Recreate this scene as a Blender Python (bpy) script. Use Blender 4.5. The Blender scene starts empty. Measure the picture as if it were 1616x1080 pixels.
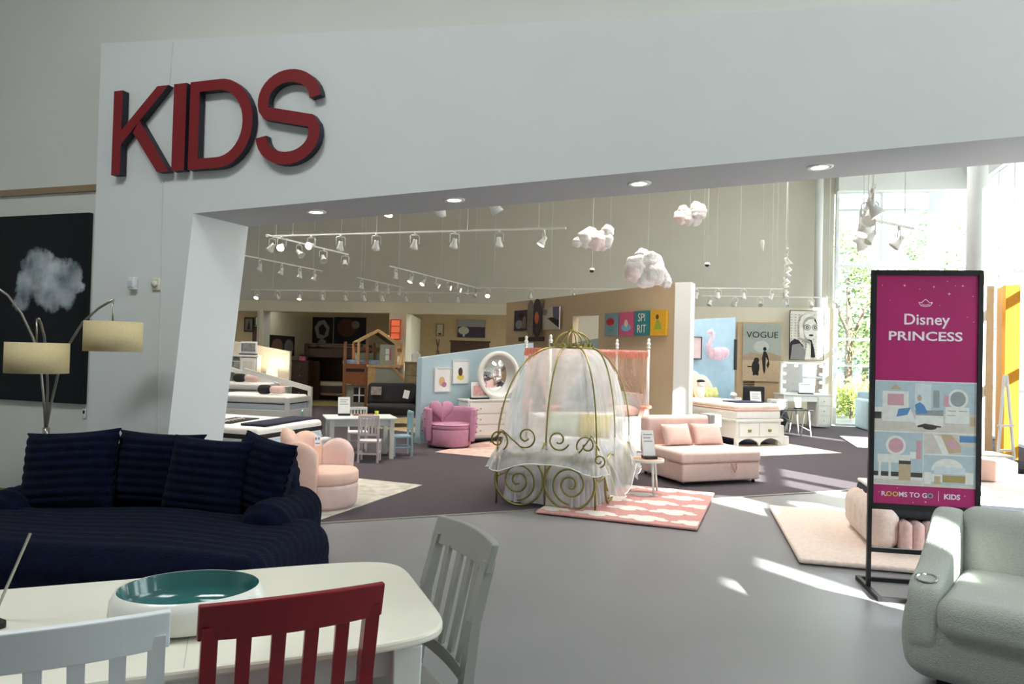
import bpy, bmesh, math, random
from mathutils import Vector, Matrix, Euler
random.seed(7)
PI = math.pi
sc = bpy.context.scene
C = sc.collection
R = math.radians

# ------------------------------------------------------------------ camera
FPX, EYE = 1120.0, 1.55
PITCH, ROLL = math.atan(20 / 1120.0), R(1.5)
fw = Vector((0, math.cos(PITCH), math.sin(PITCH))); u0 = Vector((0, -math.sin(PITCH), math.cos(PITCH))); r0 = Vector((1, 0, 0))
rt = r0 * math.cos(ROLL) + u0 * math.sin(ROLL); up = u0 * math.cos(ROLL) - r0 * math.sin(ROLL)
cd = bpy.data.cameras.new('camera'); cam = bpy.data.objects.new('camera', cd); C.objects.link(cam)
m3 = Matrix((rt, up, -fw)).transposed()
cam.matrix_world = Matrix.Translation((0, 0, EYE)) @ m3.to_4x4()
cd.sensor_width = 36; cd.lens = FPX / 1616 * 36; cd.clip_start = .05; cd.clip_end = 300
sc.camera = cam

# ------------------------------------------------------------------ world, sun, exposure
w = bpy.data.worlds.new('sky'); sc.world = w; w.use_nodes = True
bg = w.node_tree.nodes['Background']; bg.inputs[0].default_value = (.87, .95, 1.0, 1); bg.inputs[1].default_value = 6.5
SUN_AZ = Vector((-.5, .87, 0)).normalized(); SUN_EL = R(28.5)
sd = bpy.data.lights.new('sun', 'SUN'); sd.energy = 48; sd.angle = R(.6); sd.color = (1, .95, .87)
so = bpy.data.objects.new('sun', sd); C.objects.link(so)
sdir = SUN_AZ * math.cos(SUN_EL) + Vector((0, 0, -math.sin(SUN_EL)))
so.rotation_euler = sdir.to_track_quat('-Z', 'Y').to_euler(); so.location = (12, -12, 9)
vs = sc.view_settings; vs.view_transform = 'Standard'; vs.look = 'None'; vs.exposure = 0.0; vs.gamma = 1; vs.use_curve_mapping = False

def area(name, loc, target, sx, sy, power, col=(1, 1, 1), portal=False, spread=180):
    l = bpy.data.lights.new(name, 'AREA'); l.shape = 'RECTANGLE'; l.size = sx; l.size_y = sy; l.energy = power; l.color = col
    l.spread = R(spread)
    if portal: l.cycles.is_portal = True
    o = bpy.data.objects.new(name, l); C.objects.link(o); o.location = loc
    o.rotation_euler = (Vector(target) - Vector(loc)).to_track_quat('-Z', 'Y').to_euler(); return o
CEIL = 6.8
for i, (x, y, p) in enumerate([(-3.5, 10, 150), (2.5, 9.8, 170), (-5.5, 15, 110), (3.5, 14, 140)]):
    area('ceiling_fill_light', (x, y, CEIL - .15), (x, y, 0), 2.4, 1.2, p, (1, .92, .82), spread=95)  # warm fill lights added out of view to brighten the showroom
area('window_zone_fill_light', (5.2, 12.5, CEIL - .15), (5.2, 12.5, 0), 2.4, 1.2, 150, (.96, .98, 1))  # unseen fill added to lift the upper back wall near the window
for i, (x, y, p) in enumerate([(-3.2, 1.7, 185), (2.0, 1.0, 95)]):
    area('hall_fill_light', (x, y, CEIL - .15), (x, y, 0), 2.4, 1.2, p, (.95, 1, .98))  # unseen fill added to brighten the hall and portal face

# ------------------------------------------------------------------ pixel helpers (1616x1080)
def ray(x, y): return fw + rt * ((x - 808) / FPX) - up * ((y - 540) / FPX)
def PY(x, y, Y):
    d = ray(x, y); t = Y / d.y; return Vector((d.x * t, Y, EYE + d.z * t))
def PZ(x, y, z=0.0):
    d = ray(x, y); t = (z - EYE) / d.z; return Vector((d.x * t, d.y * t, z))
def PPL(x, y, p0, nrm):                      # ray on a vertical plane through p0 with normal nrm
    d = ray(x, y); o = Vector((0, 0, EYE)); t = (Vector(p0) - o).dot(nrm) / d.dot(nrm); return o + d * t

# ------------------------------------------------------------------ materials
MATS = {}
def lin(c):
    return tuple(((v / 255) / 12.92 if v / 255 <= .04045 else ((v / 255 + .055) / 1.055) ** 2.4) for v in c)
def mat(name, col, rough=.6, metal=0, var=.05, scale=8, bump=0, bscale=60, sheen=0, emit=0, spec=.5, alpha=None, coat=0):
    if name in MATS: return MATS[name]
    m = bpy.data.materials.new(name); m.use_nodes = True; nt = m.node_tree; N = nt.nodes; L = nt.links
    b = N['Principled BSDF']; c = lin(col)
    b.inputs['Roughness'].default_value = rough; b.inputs['Metallic'].default_value = metal
    b.inputs['Specular IOR Level'].default_value = spec
    if coat: b.inputs['Coat Weight'].default_value = coat; b.inputs['Coat Roughness'].default_value = .12
    if sheen: b.inputs['Sheen Weight'].default_value = sheen; b.inputs['Sheen Roughness'].default_value = .4
    tc = N.new('ShaderNodeTexCoord')
    nz = N.new('ShaderNodeTexNoise'); nz.inputs['Scale'].default_value = scale; nz.inputs['Detail'].default_value = 4
    L.new(tc.outputs['Object'], nz.inputs['Vector'])
    mr = N.new('ShaderNodeMapRange'); mr.inputs[1].default_value = .3; mr.inputs[2].default_value = .7
    mr.inputs[3].default_value = 1 - var; mr.inputs[4].default_value = 1 + var
    L.new(nz.outputs[0], mr.inputs[0])
    vm = N.new('ShaderNodeVectorMath'); vm.operation = 'SCALE'; vm.inputs[0].default_value = c
    L.new(mr.outputs[0], vm.inputs['Scale']); L.new(vm.outputs[0], b.inputs['Base Color'])
    if emit:
        b.inputs['Emission Color'].default_value = (*c, 1); b.inputs['Emission Strength'].default_value = emit
    if bump:
        n2 = N.new('ShaderNodeTexNoise'); n2.inputs['Scale'].default_value = bscale; n2.inputs['Detail'].default_value = 3
        L.new(tc.outputs['Object'], n2.inputs['Vector'])
        bp = N.new('ShaderNodeBump'); bp.inputs['Strength'].default_value = bump; bp.inputs['Distance'].default_value = .01
        L.new(n2.outputs[0], bp.inputs['Height']); L.new(bp.outputs[0], b.inputs['Normal'])
    MATS[name] = m; return m
def sheer(name, col, a, folds=18):
    m = bpy.data.materials.new(name); m.use_nodes = True; nt = m.node_tree; N = nt.nodes; L = nt.links
    N.remove(N['Principled BSDF']); out = N['Material Output']
    tr = N.new('ShaderNodeBsdfTransparent'); df = N.new('ShaderNodeBsdfDiffuse'); tl = N.new('ShaderNodeBsdfTranslucent')
    df.inputs[0].default_value = (*lin(col), 1); tl.inputs[0].default_value = (*lin(col), 1)
    m1 = N.new('ShaderNodeMixShader'); m1.inputs[0].default_value = .45; L.new(df.outputs[0], m1.inputs[1]); L.new(tl.outputs[0], m1.inputs[2])
    m2 = N.new('ShaderNodeMixShader'); L.new(tr.outputs[0], m2.inputs[1]); L.new(m1.outputs[0], m2.inputs[2])
    tc = N.new('ShaderNodeTexCoord'); mp = N.new('ShaderNodeMapping'); mp.inputs['Scale'].default_value = (folds, folds, 1.2)
    nz = N.new('ShaderNodeTexNoise'); nz.inputs['Scale'].default_value = 1; nz.inputs['Detail'].default_value = 3
    mr = N.new('ShaderNodeMapRange'); mr.inputs[1].default_value = .35; mr.inputs[2].default_value = .7
    mr.inputs[3].default_value = a * .7; mr.inputs[4].default_value = min(1, a * 1.35)
    L.new(tc.outputs['Object'], mp.inputs[0]); L.new(mp.outputs[0], nz.inputs['Vector']); L.new(nz.outputs[0], mr.inputs[0]); L.new(mr.outputs[0], m2.inputs[0])
    L.new(m2.outputs[0], out.inputs[0]); MATS[name] = m; return m
def glassmat():
    m = bpy.data.materials.new('window_glass'); m.use_nodes = True; nt = m.node_tree; N = nt.nodes; L = nt.links
    N.remove(N['Principled BSDF']); out = N['Material Output']
    tr = N.new('ShaderNodeBsdfTransparent'); tr.inputs[0].default_value = (.93, .96, .96, 1)
    gl = N.new('ShaderNodeBsdfGlossy'); gl.inputs['Roughness'].default_value = .02
    lw = N.new('ShaderNodeLayerWeight'); lw.inputs[0].default_value = .25; fr = N.new('ShaderNodeMapRange'); fr.inputs[3].default_value = .03; fr.inputs[4].default_value = .25; L.new(lw.outputs['Facing'], fr.inputs[0])
    mx = N.new('ShaderNodeMixShader'); L.new(fr.outputs[0], mx.inputs[0]); L.new(tr.outputs[0], mx.inputs[1]); L.new(gl.outputs[0], mx.inputs[2])
    L.new(mx.outputs[0], out.inputs[0]); MATS['window_glass'] = m; return m
GLASS = glassmat()
# common colours
WALLP = mat('white_paint', (226, 228, 226), .75, var=.015, scale=2)
HALLW = mat('hall_wall_paint', (222, 223, 218), .8, var=.015, scale=2)
REVEAL = mat('portal_paint', (224, 227, 228), .7, var=.012, scale=2)
TAUPE = mat('taupe_paint', (206, 203, 190), .85, var=.02, scale=1.5)
CREAMW = mat('cream_paint', (222, 212, 188), .85, var=.02, scale=1.5)
BEIGEW = mat('beige_partition_paint', (205, 184, 152), .85, var=.02, scale=1.5)
BLUEW = mat('baby_blue_paint', (178, 202, 212), .8, var=.015, scale=2)
WHITE = mat('white_lacquer', (228, 229, 226), .4, var=.02)
CHAIRW = mat('white_chair_paint', (226, 231, 234), .45, var=.02)
RED = mat('red_chair_paint', (128, 16, 30), .35, var=.05)
GREYP = mat('grey_chair_paint', (150, 150, 144), .45, var=.04)
NAVYF = mat('navy_plush', (7, 14, 37), .95, var=.35, scale=14, bump=.9, bscale=130, sheen=.04, spec=.1)
TEAL = mat('teal_glaze', (40, 104, 104), .12, var=.08, coat=.6)
BLACKM = mat('black_metal', (14, 15, 18), .45, var=.1)
CHROME = mat('brushed_nickel', (170, 165, 158), .28, metal=1)
LINEN = mat('linen_shade', (214, 196, 152), .9, var=.06, scale=90)
BOUCLE = mat('sage_boucle', (192, 197, 190), .95, var=.08, scale=160, bump=.9, bscale=170, sheen=.15)
PINKP = mat('pink_velvet', (230, 200, 192), .85, var=.05, scale=10, bump=.15, bscale=200, sheen=.15)
BLUSH = mat('blush_velvet', (236, 196, 180), .85, var=.05, scale=10, bump=.15, bscale=200, sheen=.15)
ROSE = mat('rose_velvet', (180, 128, 156), .8, var=.06, scale=14, bump=.1, bscale=200, sheen=.1)
GOLD = mat('antique_gold_metal', (150, 142, 84), .32, metal=.85, var=.15, scale=25)
PLUSHC = mat('cream_plush', (238, 220, 208), .95, var=.08, scale=30, bump=.6, bscale=90, sheen=.2)
BLACKF = mat('charcoal_fabric', (36, 35, 38), .9, var=.1, scale=30, bump=.2, bscale=200)
DWOOD = mat('dark_walnut', (62, 36, 22), .5, var=.2, scale=12)
MWOOD = mat('honey_wood', (132, 90, 58), .55, var=.15, scale=12)
LWOOD = mat('oak_wood', (196, 160, 112), .55, var=.12, scale=12)
PAPER = mat('sign_paper', (240, 241, 240), .6, var=.03, scale=30)
DARKP = mat('black_print', (22, 20, 22), .7)
PGREY = mat('sage_panel', (158, 160, 146), .7, var=.04)
MATT = mat('white_mattress', (236, 234, 232), .85, var=.03, scale=20, bump=.3, bscale=40)
CORAL = mat('coral_ribbon', (238, 150, 130), .8, var=.12, scale=30)

# ------------------------------------------------------------------ mesh builder
class MB:
    def __init__(s): s.v = []; s.f = []; s.m = []; s.sm = []
    def add(s, vs_, fs, mat=0, smooth=False, M=None):
        o = len(s.v)
        for p in vs_: s.v.append(tuple(M @ Vector(p)) if M else tuple(p))
        for f in fs: s.f.append(tuple(i + o for i in f)); s.m.append(mat); s.sm.append(smooth)
        return s
    def box(s, x0, x1, y0, y1, z0, z1, mat=0, M=None):
        return s.add([(x0, y0, z0), (x1, y0, z0), (x1, y1, z0), (x0, y1, z0), (x0, y0, z1), (x1, y0, z1), (x1, y1, z1), (x0, y1, z1)],
                     [(0, 3, 2, 1), (4, 5, 6, 7), (0, 1, 5, 4), (1, 2, 6, 5), (2, 3, 7, 6), (3, 0, 4, 7)], mat, False, M)
    def cb(s, c, size, mat=0, rot=None, M=None):
        a, b, d = size[0] / 2, size[1] / 2, size[2] / 2
        T = Matrix.Translation(c) @ (Euler(rot).to_matrix().to_4x4() if rot else Matrix())
        return s.box(-a, a, -b, b, -d, d, mat, (M @ T) if M else T)
    def hexa(s, q0, q1, mat=0):              # two quads (bottom, top) of 4 points each
        return s.add(list(q0) + list(q1), [(0, 3, 2, 1), (4, 5, 6, 7), (0, 1, 5, 4), (1, 2, 6, 5), (2, 3, 7, 6), (3, 0, 4, 7)], mat)
    def bar(s, p0, p1, a, b, mat=0, side=None):      # rectangular bar between points, a wide (side dir), b deep
        p0 = Vector(p0); p1 = Vector(p1); d = (p1 - p0).normalized()
        sv = Vector(side) if side else (Vector((1, 0, 0)) if abs(d.x) < .9 else Vector((0, 1, 0)))
        sv = (sv - d * sv.dot(d)).normalized(); t = d.cross(sv)
        q = [sv * a / 2 * i + t * b / 2 * j for i, j in ((-1, -1), (1, -1), (1, 1), (-1, 1))]
        return s.hexa([p0 + k for k in q], [p1 + k for k in q], mat)
    def tube(s, pts, r, n=8, mat=0, closed=False, caps=True):
        pts = [Vector(p) for p in pts]; k = len(pts); rs = r if isinstance(r, (list, tuple)) else [r] * k
        vs_ = []; nv = None
        for i in range(k):
            a = pts[i - 1] if (i or closed) else pts[i]; b = pts[(i + 1) % k] if (i < k - 1 or closed) else pts[i]
            d = (b - a).normalized()
            if nv is None:
                nv = d.orthogonal().normalized()
            nv = (nv - d * nv.dot(d)).normalized(); bv = d.cross(nv)
            for j in range(n):
                t = 2 * PI * j / n; vs_.append(pts[i] + (nv * math.cos(t) + bv * math.sin(t)) * rs[i])
        fs = []
        for i in range(k if closed else k - 1):
            i2 = (i + 1) % k
            for j in range(n):
                j2 = (j + 1) % n; fs.append((i * n + j, i * n + j2, i2 * n + j2, i2 * n + j))
        if caps and not closed: fs += [tuple(range(n))[::-1], tuple((k - 1) * n + j for j in range(n))]
        return s.add(vs_, fs, mat, True)
    def cyl(s, p0, p1, r0, r1=None, n=14, mat=0): return s.tube([p0, p1], [r0, r0 if r1 is None else r1], n, mat)
    def lathe(s, prof, n=24, c=(0, 0, 0), mat=0, sx=1, sy=1, a0=0, a1=None):
        full = a1 is None; a1 = 2 * PI if full else a1; cols = n if full else n + 1; vs_ = []; k = len(prof)
        for j in range(cols):
            t = a0 + (a1 - a0) * j / n
            for r, z in prof: vs_.append((c[0] + r * math.cos(t) * sx, c[1] + r * math.sin(t) * sy, c[2] + z))
        fs = []
        for j in range(n):
            j2 = (j + 1) % cols
            for i in range(k - 1): fs.append((j * k + i, j2 * k + i, j2 * k + i + 1, j * k + i + 1))
        return s.add(vs_, fs, mat, True)
    def ball(s, c, r, nu=16, nv=10, mat=0, fn=None, M=None):
        r = r if isinstance(r, (tuple, list)) else (r, r, r); vs_ = []; fs = []
        for i in range(nv + 1):
            a = PI * i / nv
            for j in range(nu):
                b = 2 * PI * j / nu; d = Vector((math.sin(a) * math.cos(b), math.sin(a) * math.sin(b), math.cos(a)))
                k = fn(d) if fn else 1
                vs_.append((c[0] + d.x * r[0] * k, c[1] + d.y * r[1] * k, c[2] + d.z * r[2] * k))
        for i in range(nv):
            for j in range(nu):
                j2 = (j + 1) % nu; fs.append((i * nu + j, (i + 1) * nu + j, (i + 1) * nu + j2, i * nu + j2))
        return s.add(vs_, fs, mat, True, M)
    def rbox(s, c, size, r=.05, k=3, div=1, mat=0, fn=None, M=None):
        """rounded box; div extra cells on the flats; fn(p, normal) -> offset along the normal"""
        h = [v / 2 for v in size]; r = min([r] + [v * .98 for v in h])
        def ax(hh):
            inner = hh - r; L_ = [-hh + r * (1 - math.tan(PI / 4 * (1 - i / k))) for i in range(k + 1)]
            nd = max(1, int(div * 2 * inner) if div > 1 else 1)
            mid = [-inner + 2 * inner * i / nd for i in range(1, nd)]
            return L_ + mid + [-v for v in reversed(L_)]
        A = [ax(v) for v in h]
        def put(p):
            inn = Vector([max(-(h[i] - r), min(h[i] - r, p[i])) for i in range(3)]); d = Vector(p) - inn
            nn = d.normalized() if d.length > 1e-9 else Vector((0, 0, 1)); q = inn + nn * r
            if fn: q = q + nn * fn(q, nn)
            return (q.x + c[0], q.y + c[1], q.z + c[2])
        for axis in range(3):
            u, v = [(1, 2), (2, 0), (0, 1)][axis]
            for sg in (-1, 1):
                vs_ = []; U = A[u]; V = A[v]
                for a in U:
                    for b in V:
                        p = [0, 0, 0]; p[axis] = sg * h[axis]; p[u] = a; p[v] = b; vs_.append(put(p))
                nv = len(V); fs = []
                for i in range(len(U) - 1):
                    for j in range(nv - 1):
                        q = (i * nv + j, (i + 1) * nv + j, (i + 1) * nv + j + 1, i * nv + j + 1)
                        fs.append(q if sg > 0 else q[::-1])
                s.add(vs_, fs, mat, True, M)
        return s
    def pillow(s, wd, ht, th, mat=0, M=None, nu=18, nv=18, ridge=0, nr=10, pinch=.06):
        vs_ = []; fs = []
        for sg in (-1, 1):
            o = len(vs_)
            for i in range(nu + 1):
                a = -1 + 2 * i / nu
                for j in range(nv + 1):
                    b = -1 + 2 * j / nv
                    e = max(0, (1 - a ** 4)) ** .5 * max(0, (1 - b ** 4)) ** .5
                    x = a * wd / 2 * (1 - pinch * (1 - abs(b) ** 2) * abs(a)); z = b * ht / 2 * (1 - pinch * (1 - abs(a) ** 2) * abs(b))
                    y = sg * th / 2 * e
                    if ridge:
                        rr = abs(math.sin(b * PI * nr / 2)); y += sg * ridge * rr * (.4 + .6 * e); x += ridge * .8 * rr * (1 if a > 0 else -1) * (abs(a) > .97)
                    vs_.append((x, y, z))
            for i in range(nu):
                for j in range(nv):
                    q = (o + i * (nv + 1) + j, o + (i + 1) * (nv + 1) + j, o + (i + 1) * (nv + 1) + j + 1, o + i * (nv + 1) + j + 1)
                    fs.append(q if sg < 0 else q[::-1])
        return s.add(vs_, fs, mat, True, M)
    def prism(s, poly, d0, d1, mat=0, M=None, mats=None, plane='xz'):
        """extrude a 2D outline; plane xz -> depth along y, plane xy -> depth along z"""
        n = len(poly)
        g = (lambda p, d: (p[0], d, p[1])) if plane == 'xz' else (lambda p, d: (p[0], p[1], d))
        vs_ = [g(p, d0) for p in poly] + [g(p, d1) for p in poly]
        s.add(vs_, [tuple(range(n)), tuple(range(2 * n - 1, n - 1, -1))], mat, False, M)
        return s.add(vs_, [(i, i + n, (i + 1) % n + n, (i + 1) % n) for i in range(n)], mat if mats is None else mats, False, M)
    def flat(s, poly, d, mat=0, M=None): return s.add([(p[0], d, p[1]) for p in poly], [tuple(range(len(poly)))], mat, False, M)
    def build(s, name, mats, parent=None, loc=None, rotz=None, bevel=0, weld=True, subsurf=0):
        mats = mats if isinstance(mats, (list, tuple)) else [mats]
        me = bpy.data.meshes.new(name); me.from_pydata(s.v, [], s.f)
        for m in mats: me.materials.append(m)
        me.polygons.foreach_set('material_index', s.m); me.polygons.foreach_set('use_smooth', s.sm)
        bm = bmesh.new(); bm.from_mesh(me)
        if weld: bmesh.ops.remove_doubles(bm, verts=bm.verts, dist=2e-5)
        bmesh.ops.recalc_face_normals(bm, faces=bm.faces); bm.to_mesh(me); bm.free(); me.update()
        o = bpy.data.objects.new(name, me); C.objects.link(o)
        if parent: o.parent = parent
        if loc is not None: o.location = loc
        if rotz is not None: o.rotation_euler = (0, 0, rotz)
        if bevel:
            b = o.modifiers.new('edge', 'BEVEL'); b.width = bevel; b.segments = 2; b.limit_method = 'ANGLE'; b.angle_limit = R(40)
        if subsurf:
            b = o.modifiers.new('smooth', 'SUBSURF'); b.levels = b.render_levels = subsurf
        return o
def tag(o, label, cat, group=None):
    o['label'] = label; o['category'] = cat
    if group: o['group'] = group
    return o
def thing(name, label, cat, loc=(0, 0, 0), rotz=0, group=None):
    o = bpy.data.objects.new(name, None); o.empty_display_size = .1; C.objects.link(o); o.location = loc; o.rotation_euler = (0, 0, rotz)
    return tag(o, label, cat, group)
def struct(o):
    o['kind'] = 'structure'; return o
def dup(root, label, loc, rotz, group=None):
    r = root.copy(); C.objects.link(r); r.location = loc; r.rotation_euler = (0, 0, rotz); r['label'] = label
    if group: r['group'] = group
    for ch in list(root.children):
        c_ = ch.copy(); C.objects.link(c_); c_.parent = r
        for g in ch.children:
            d_ = g.copy(); C.objects.link(d_); d_.parent = c_
    return r
def part(name, parent, m, fn, bevel=0, **kw):
    b = MB(); fn(b); return b.build(name, m, parent, bevel=bevel, **kw)
def el(cx, cy, rx, ry=None, n=20, a0=0, a1=2 * PI):
    ry = rx if ry is None else ry
    return [(cx + rx * math.cos(a0 + (a1 - a0) * i / n), cy + ry * math.sin(a0 + (a1 - a0) * i / n)) for i in range(n if abs(a1 - a0 - 2 * PI) < 1e-6 else n + 1)]
def rc(x0, y0, x1, y1): return [(x0, y0), (x1, y0), (x1, y1), (x0, y1)]
def text(body, size, m, parent, loc, rot=(PI / 2, 0, 0), align='CENTER', ext=.0008, name='lettering', xs=1.0, bold=0):
    cu = bpy.data.curves.new(name, 'FONT'); cu.body = body; cu.size = size; cu.extrude = ext; cu.align_x = align; cu.align_y = 'CENTER'; cu.resolution_u = 3; cu.offset = bold
    t = bpy.data.objects.new(name, cu); C.objects.link(t); bpy.context.view_layer.update()
    me = bpy.data.meshes.new_from_object(t); bpy.data.objects.remove(t)
    me.materials.clear(); me.materials.append(m)
    o = bpy.data.objects.new(name, me); C.objects.link(o); o.parent = parent; o.location = loc; o.rotation_euler = rot; o.scale = (xs, 1, 1); return o
def arc(cx, cy, r, a0, a1, n): return [(cx + r * math.cos(R(a0 + (a1 - a0) * i / n)), cy + r * math.sin(R(a0 + (a1 - a0) * i / n))) for i in range(n + 1)]

# ================================================================== STRUCTURE
NV = Vector((.312, .95, 0)).normalized(); EV = Vector((NV.y, -NV.x, 0))
A0 = PY(305, 337, 5.95); A0.z = 0
PROT = math.atan2(EV.y, EV.x)
def on_portal(px, py, off=0.0):
    p = PPL(px, py, A0 + NV * off, NV); d = p - A0; return d.dot(EV), p.z
def pw(s, off, z=0): return A0 + EV * s + NV * off + Vector((0, 0, z))
# floor: pale grey vinyl
def floormat():
    m = mat('grey_vinyl', (132, 132, 135), .36, var=.05, scale=1.2, spec=.4); return m
struct(MB().box(-16, 16, -8, 28, -.12, 0).build('floor', floormat()))
cl = lambda x: 5.95 + (x + 2.67) * .402
CARP = mat('charcoal_carpet', (84, 78, 84), .98, var=.12, scale=60, bump=.5, bscale=300, spec=.1)
cp = [(-2.67, cl(-2.67)), (9.3, cl(9.3)), (11, 16.9), (7.9, 17.4), (7.9, 24.5), (-13, 24.5), (-13, 8)]
cp[-1] = (-13, 9.35)
struct(MB().prism(cp, .0005, .008, plane='xy').build('floor_carpet', CARP))
struct(MB().hexa([(-2.67, cl(-2.67) - .03, 0), (9.3, cl(9.3) - .03, 0), (9.3, cl(9.3) + .01, 0), (-2.67, cl(-2.67) + .01, 0)],
                 [(-2.67, cl(-2.67) - .03, .01), (9.3, cl(9.3) - .03, .01), (9.3, cl(9.3) + .01, .01), (-2.67, cl(-2.67) + .01, .01)]).build('trim_1', mat('carpet_edge_strip', (150, 146, 140), .4, metal=.5)))
struct(MB().prism([(-16, -8), (2.9, -8), (11.15, 17.05), (11.15, 17.3), (8, 17.9), (8, 28), (-16, 28)], CEIL, CEIL + .1, plane='xy').build('ceiling', mat('ceiling_paint', (225, 224, 220), .9)))
# portal: tapered white frame, slanted inner leg
fo = on_portal(148, 400)[0]; ti = on_portal(305, 337); lb = on_portal(265, 690); tl = on_portal(160, 68); tr_ = on_portal(1500, 3); br = on_portal(1616, 215)
def lerp_at(a, b, s): return a[1] + (b[1] - a[1]) * (s - a[0]) / (b[0] - a[0])
leg0 = ti[0] + (lb[0] - ti[0]) * (ti[1]) / (ti[1] - lb[1])      # inner edge at the floor
SR0, SR1 = 9.35, 9.45
PT = .36
bti = on_portal(392, 358, 0); 
# thickness from the soffit's back edge
for k in range(400):
    PT = .3 + k * .002
    q = on_portal(392, 358, PT)
    if q[1] >= ti[1]: break
bt = on_portal(392, 358, PT); blb = on_portal(352, 690, PT); bleg0 = bt[0] + (blb[0] - bt[0]) * bt[1] / (bt[1] - blb[1])
zt = lambda s: lerp_at(tl, tr_, s); zb = lambda s: lerp_at(ti, br, s)
front = [(fo, 0), (leg0, 0), (ti[0], ti[1]), (SR0, zb(SR0)), (SR0, 0), (SR1, 0), (SR1, zt(SR1)), (fo, zt(fo))]
back = [(fo, 0), (bleg0, 0), (bt[0], ti[1]), (SR0, zb(SR0)), (SR0, 0), (SR1, 0), (SR1, zt(SR1)), (fo, zt(fo))]
def quads(P): return [P[0], P[1], P[2], P[7]], [P[2], P[3], P[6], P[7]], [P[3], P[4], P[5], P[6]]
pm = MB()
fv = [pw(s, 0, z) for s, z in front]; bv = [pw(s, PT, z) for s, z in back]
pm.add(fv + bv, [(0, 1, 2, 7), (2, 3, 6, 7), (3, 4, 5, 6), (8, 15, 10, 9), (10, 15, 14, 11), (11, 14, 13, 12)] + [(i, i + 8, (i + 1) % 8 + 8, (i + 1) % 8) for i in range(8)])
portal = pm.build('wall_portal', [REVEAL, mat('soffit_shade_tone', (178, 181, 187), .8, var=.012, scale=2)]); struct(portal)  # second slot: greyer underside, soffit shade put into the colour
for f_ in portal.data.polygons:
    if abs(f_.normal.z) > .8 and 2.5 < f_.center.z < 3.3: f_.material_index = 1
# panel joints on the portal face
for (xa, ya, xb, yb) in [(274, 66, 268, 136), (258, 285, 248, 690)]:
    a = on_portal(xa, ya); b = on_portal(xb, yb)
    MB().bar(pw(a[0], -.002, a[1]), pw(b[0], -.002, b[1]), .006, .004, 0, EV).build('panel_joint', mat('joint_line', (206, 208, 206), .8), portal)
# hall wall the portal stands against
HW = .33
hw = MB()
def hall(s0, s1, z0, z1): 
    hw.hexa([pw(s0, HW, z0), pw(s1, HW, z0), pw(s1, PT - .02, z0), pw(s0, PT - .02, z0)], [pw(s0, HW, z1), pw(s1, HW, z1), pw(s1, PT - .02, z1), pw(s0, PT - .02, z1)])
hall(-9, fo + .15, 0, CEIL); hall(fo + .15, SR1 - .1, 3.05, CEIL)
struct(hw.build('wall_hall', HALLW))
HPT = pw(0, HW)
def on_hall(px, py):
    p = PPL(px, py, HPT, NV); return (p - A0).dot(EV), p.z
sh = on_hall(75, 302)
struct(MB().hexa([pw(-9, HW - .03, sh[1] - .03), pw(fo, HW - .03, sh[1] - .03), pw(fo, HW, sh[1] - .03), pw(-9, HW, sh[1] - .03)],
                 [pw(-9, HW - .03, sh[1] + .03), pw(fo, HW - .03, sh[1] + .03), pw(fo, HW, sh[1] + .03), pw(-9, HW, sh[1] + .03)]).build('trim_2', mat('tan_rail', (150, 128, 98), .6)))
struct(MB().hexa([pw(-9, HW - .02, 0), pw(fo, HW - .02, 0), pw(fo, HW, 0), pw(-9, HW, 0)], [pw(-9, HW - .02, .1), pw(fo, HW - .02, .1), pw(fo, HW, .1), pw(-9, HW, .1)]).build('baseboard_hall', mat('tan_baseboard', (142, 122, 92), .6)))
# hall shell out of view
struct(MB().box(-9, -8.8, -8, 9, 0, CEIL).build('wall_left', HALLW))
struct(MB().box(-9, 6, -8, -7.8, 0, CEIL).build('wall_rear', HALLW))
# back wall line
BA = Vector((-13.4, 21.13, 0)); BB = Vector((7.9, 17.45, 0)); BD = (BB - BA).normalized(); BN = Vector((-BD.y, BD.x, 0))
def bwall(px, Yoff=0.0):                     # x position on the back wall under pixel column px
    d = ray(px, 540); d.z = 0; p0 = BA + BN * Yoff
    t = p0.dot(BN) / d.dot(BN); return d * t
def slab(name, p, q, d0, d1, z0, z1, m, parent=None, z1b=None, z0b=None):
    """wall between plan points p, q; thickness from d0 to d1 along its left normal"""
    p = Vector((p[0], p[1], 0)); q = Vector((q[0], q[1], 0)); d = (q - p).normalized(); n = Vector((-d.y, d.x, 0)); z1b = z1 if z1b is None else z1b; z0b = z0 if z0b is None else z0b
    f = lambda a, k, z: a + n * k + Vector((0, 0, z))
    b = MB().hexa([f(p, d0, z0), f(q, d0, z0b), f(q, d1, z0b), f(p, d1, z0)], [f(p, d0, z1), f(q, d0, z1b), f(q, d1, z1b), f(p, d1, z1)])
    return b.build(name, m, parent)
zf0, zf1 = 2.60, 2.90
struct(slab('wall_back', BA, BB, .1, .4, zf1, CEIL, TAUPE))
struct(slab('wall_back_fascia', BA, bwall(800), 0, .4, zf0, zf1, CREAMW))
struct(slab('wall_back_lower', bwall(800), BB, .05, .4, 0, zf1, mat('wall_back_cream', (228, 220, 202), .85, var=.015)))
for a, b_, nm in [(600, 640, 'wall_bay_pier'), (404, 414, 'wall_bay_post')]:
    struct(slab(nm, bwall(a if a != 600 else 613), bwall(b_), .02, .4, 0, zf0, CREAMW if a == 600 else TAUPE))
def at_px(px, Y): return Vector(((px - 808) / FPX * Y, Y, 0))
struct(slab('wall_bay_divider', at_px(414, 20.0), at_px(489, 24.2), 0, .1, 0, zf0 + .05, mat('bay_cream_paint', (226, 216, 192), .85)))
struct(slab('wall_bay_side', at_px(640, 19.4), at_px(664, 24.0), 0, .1, 0, zf0 + .05, MATS['bay_cream_paint']))
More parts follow.
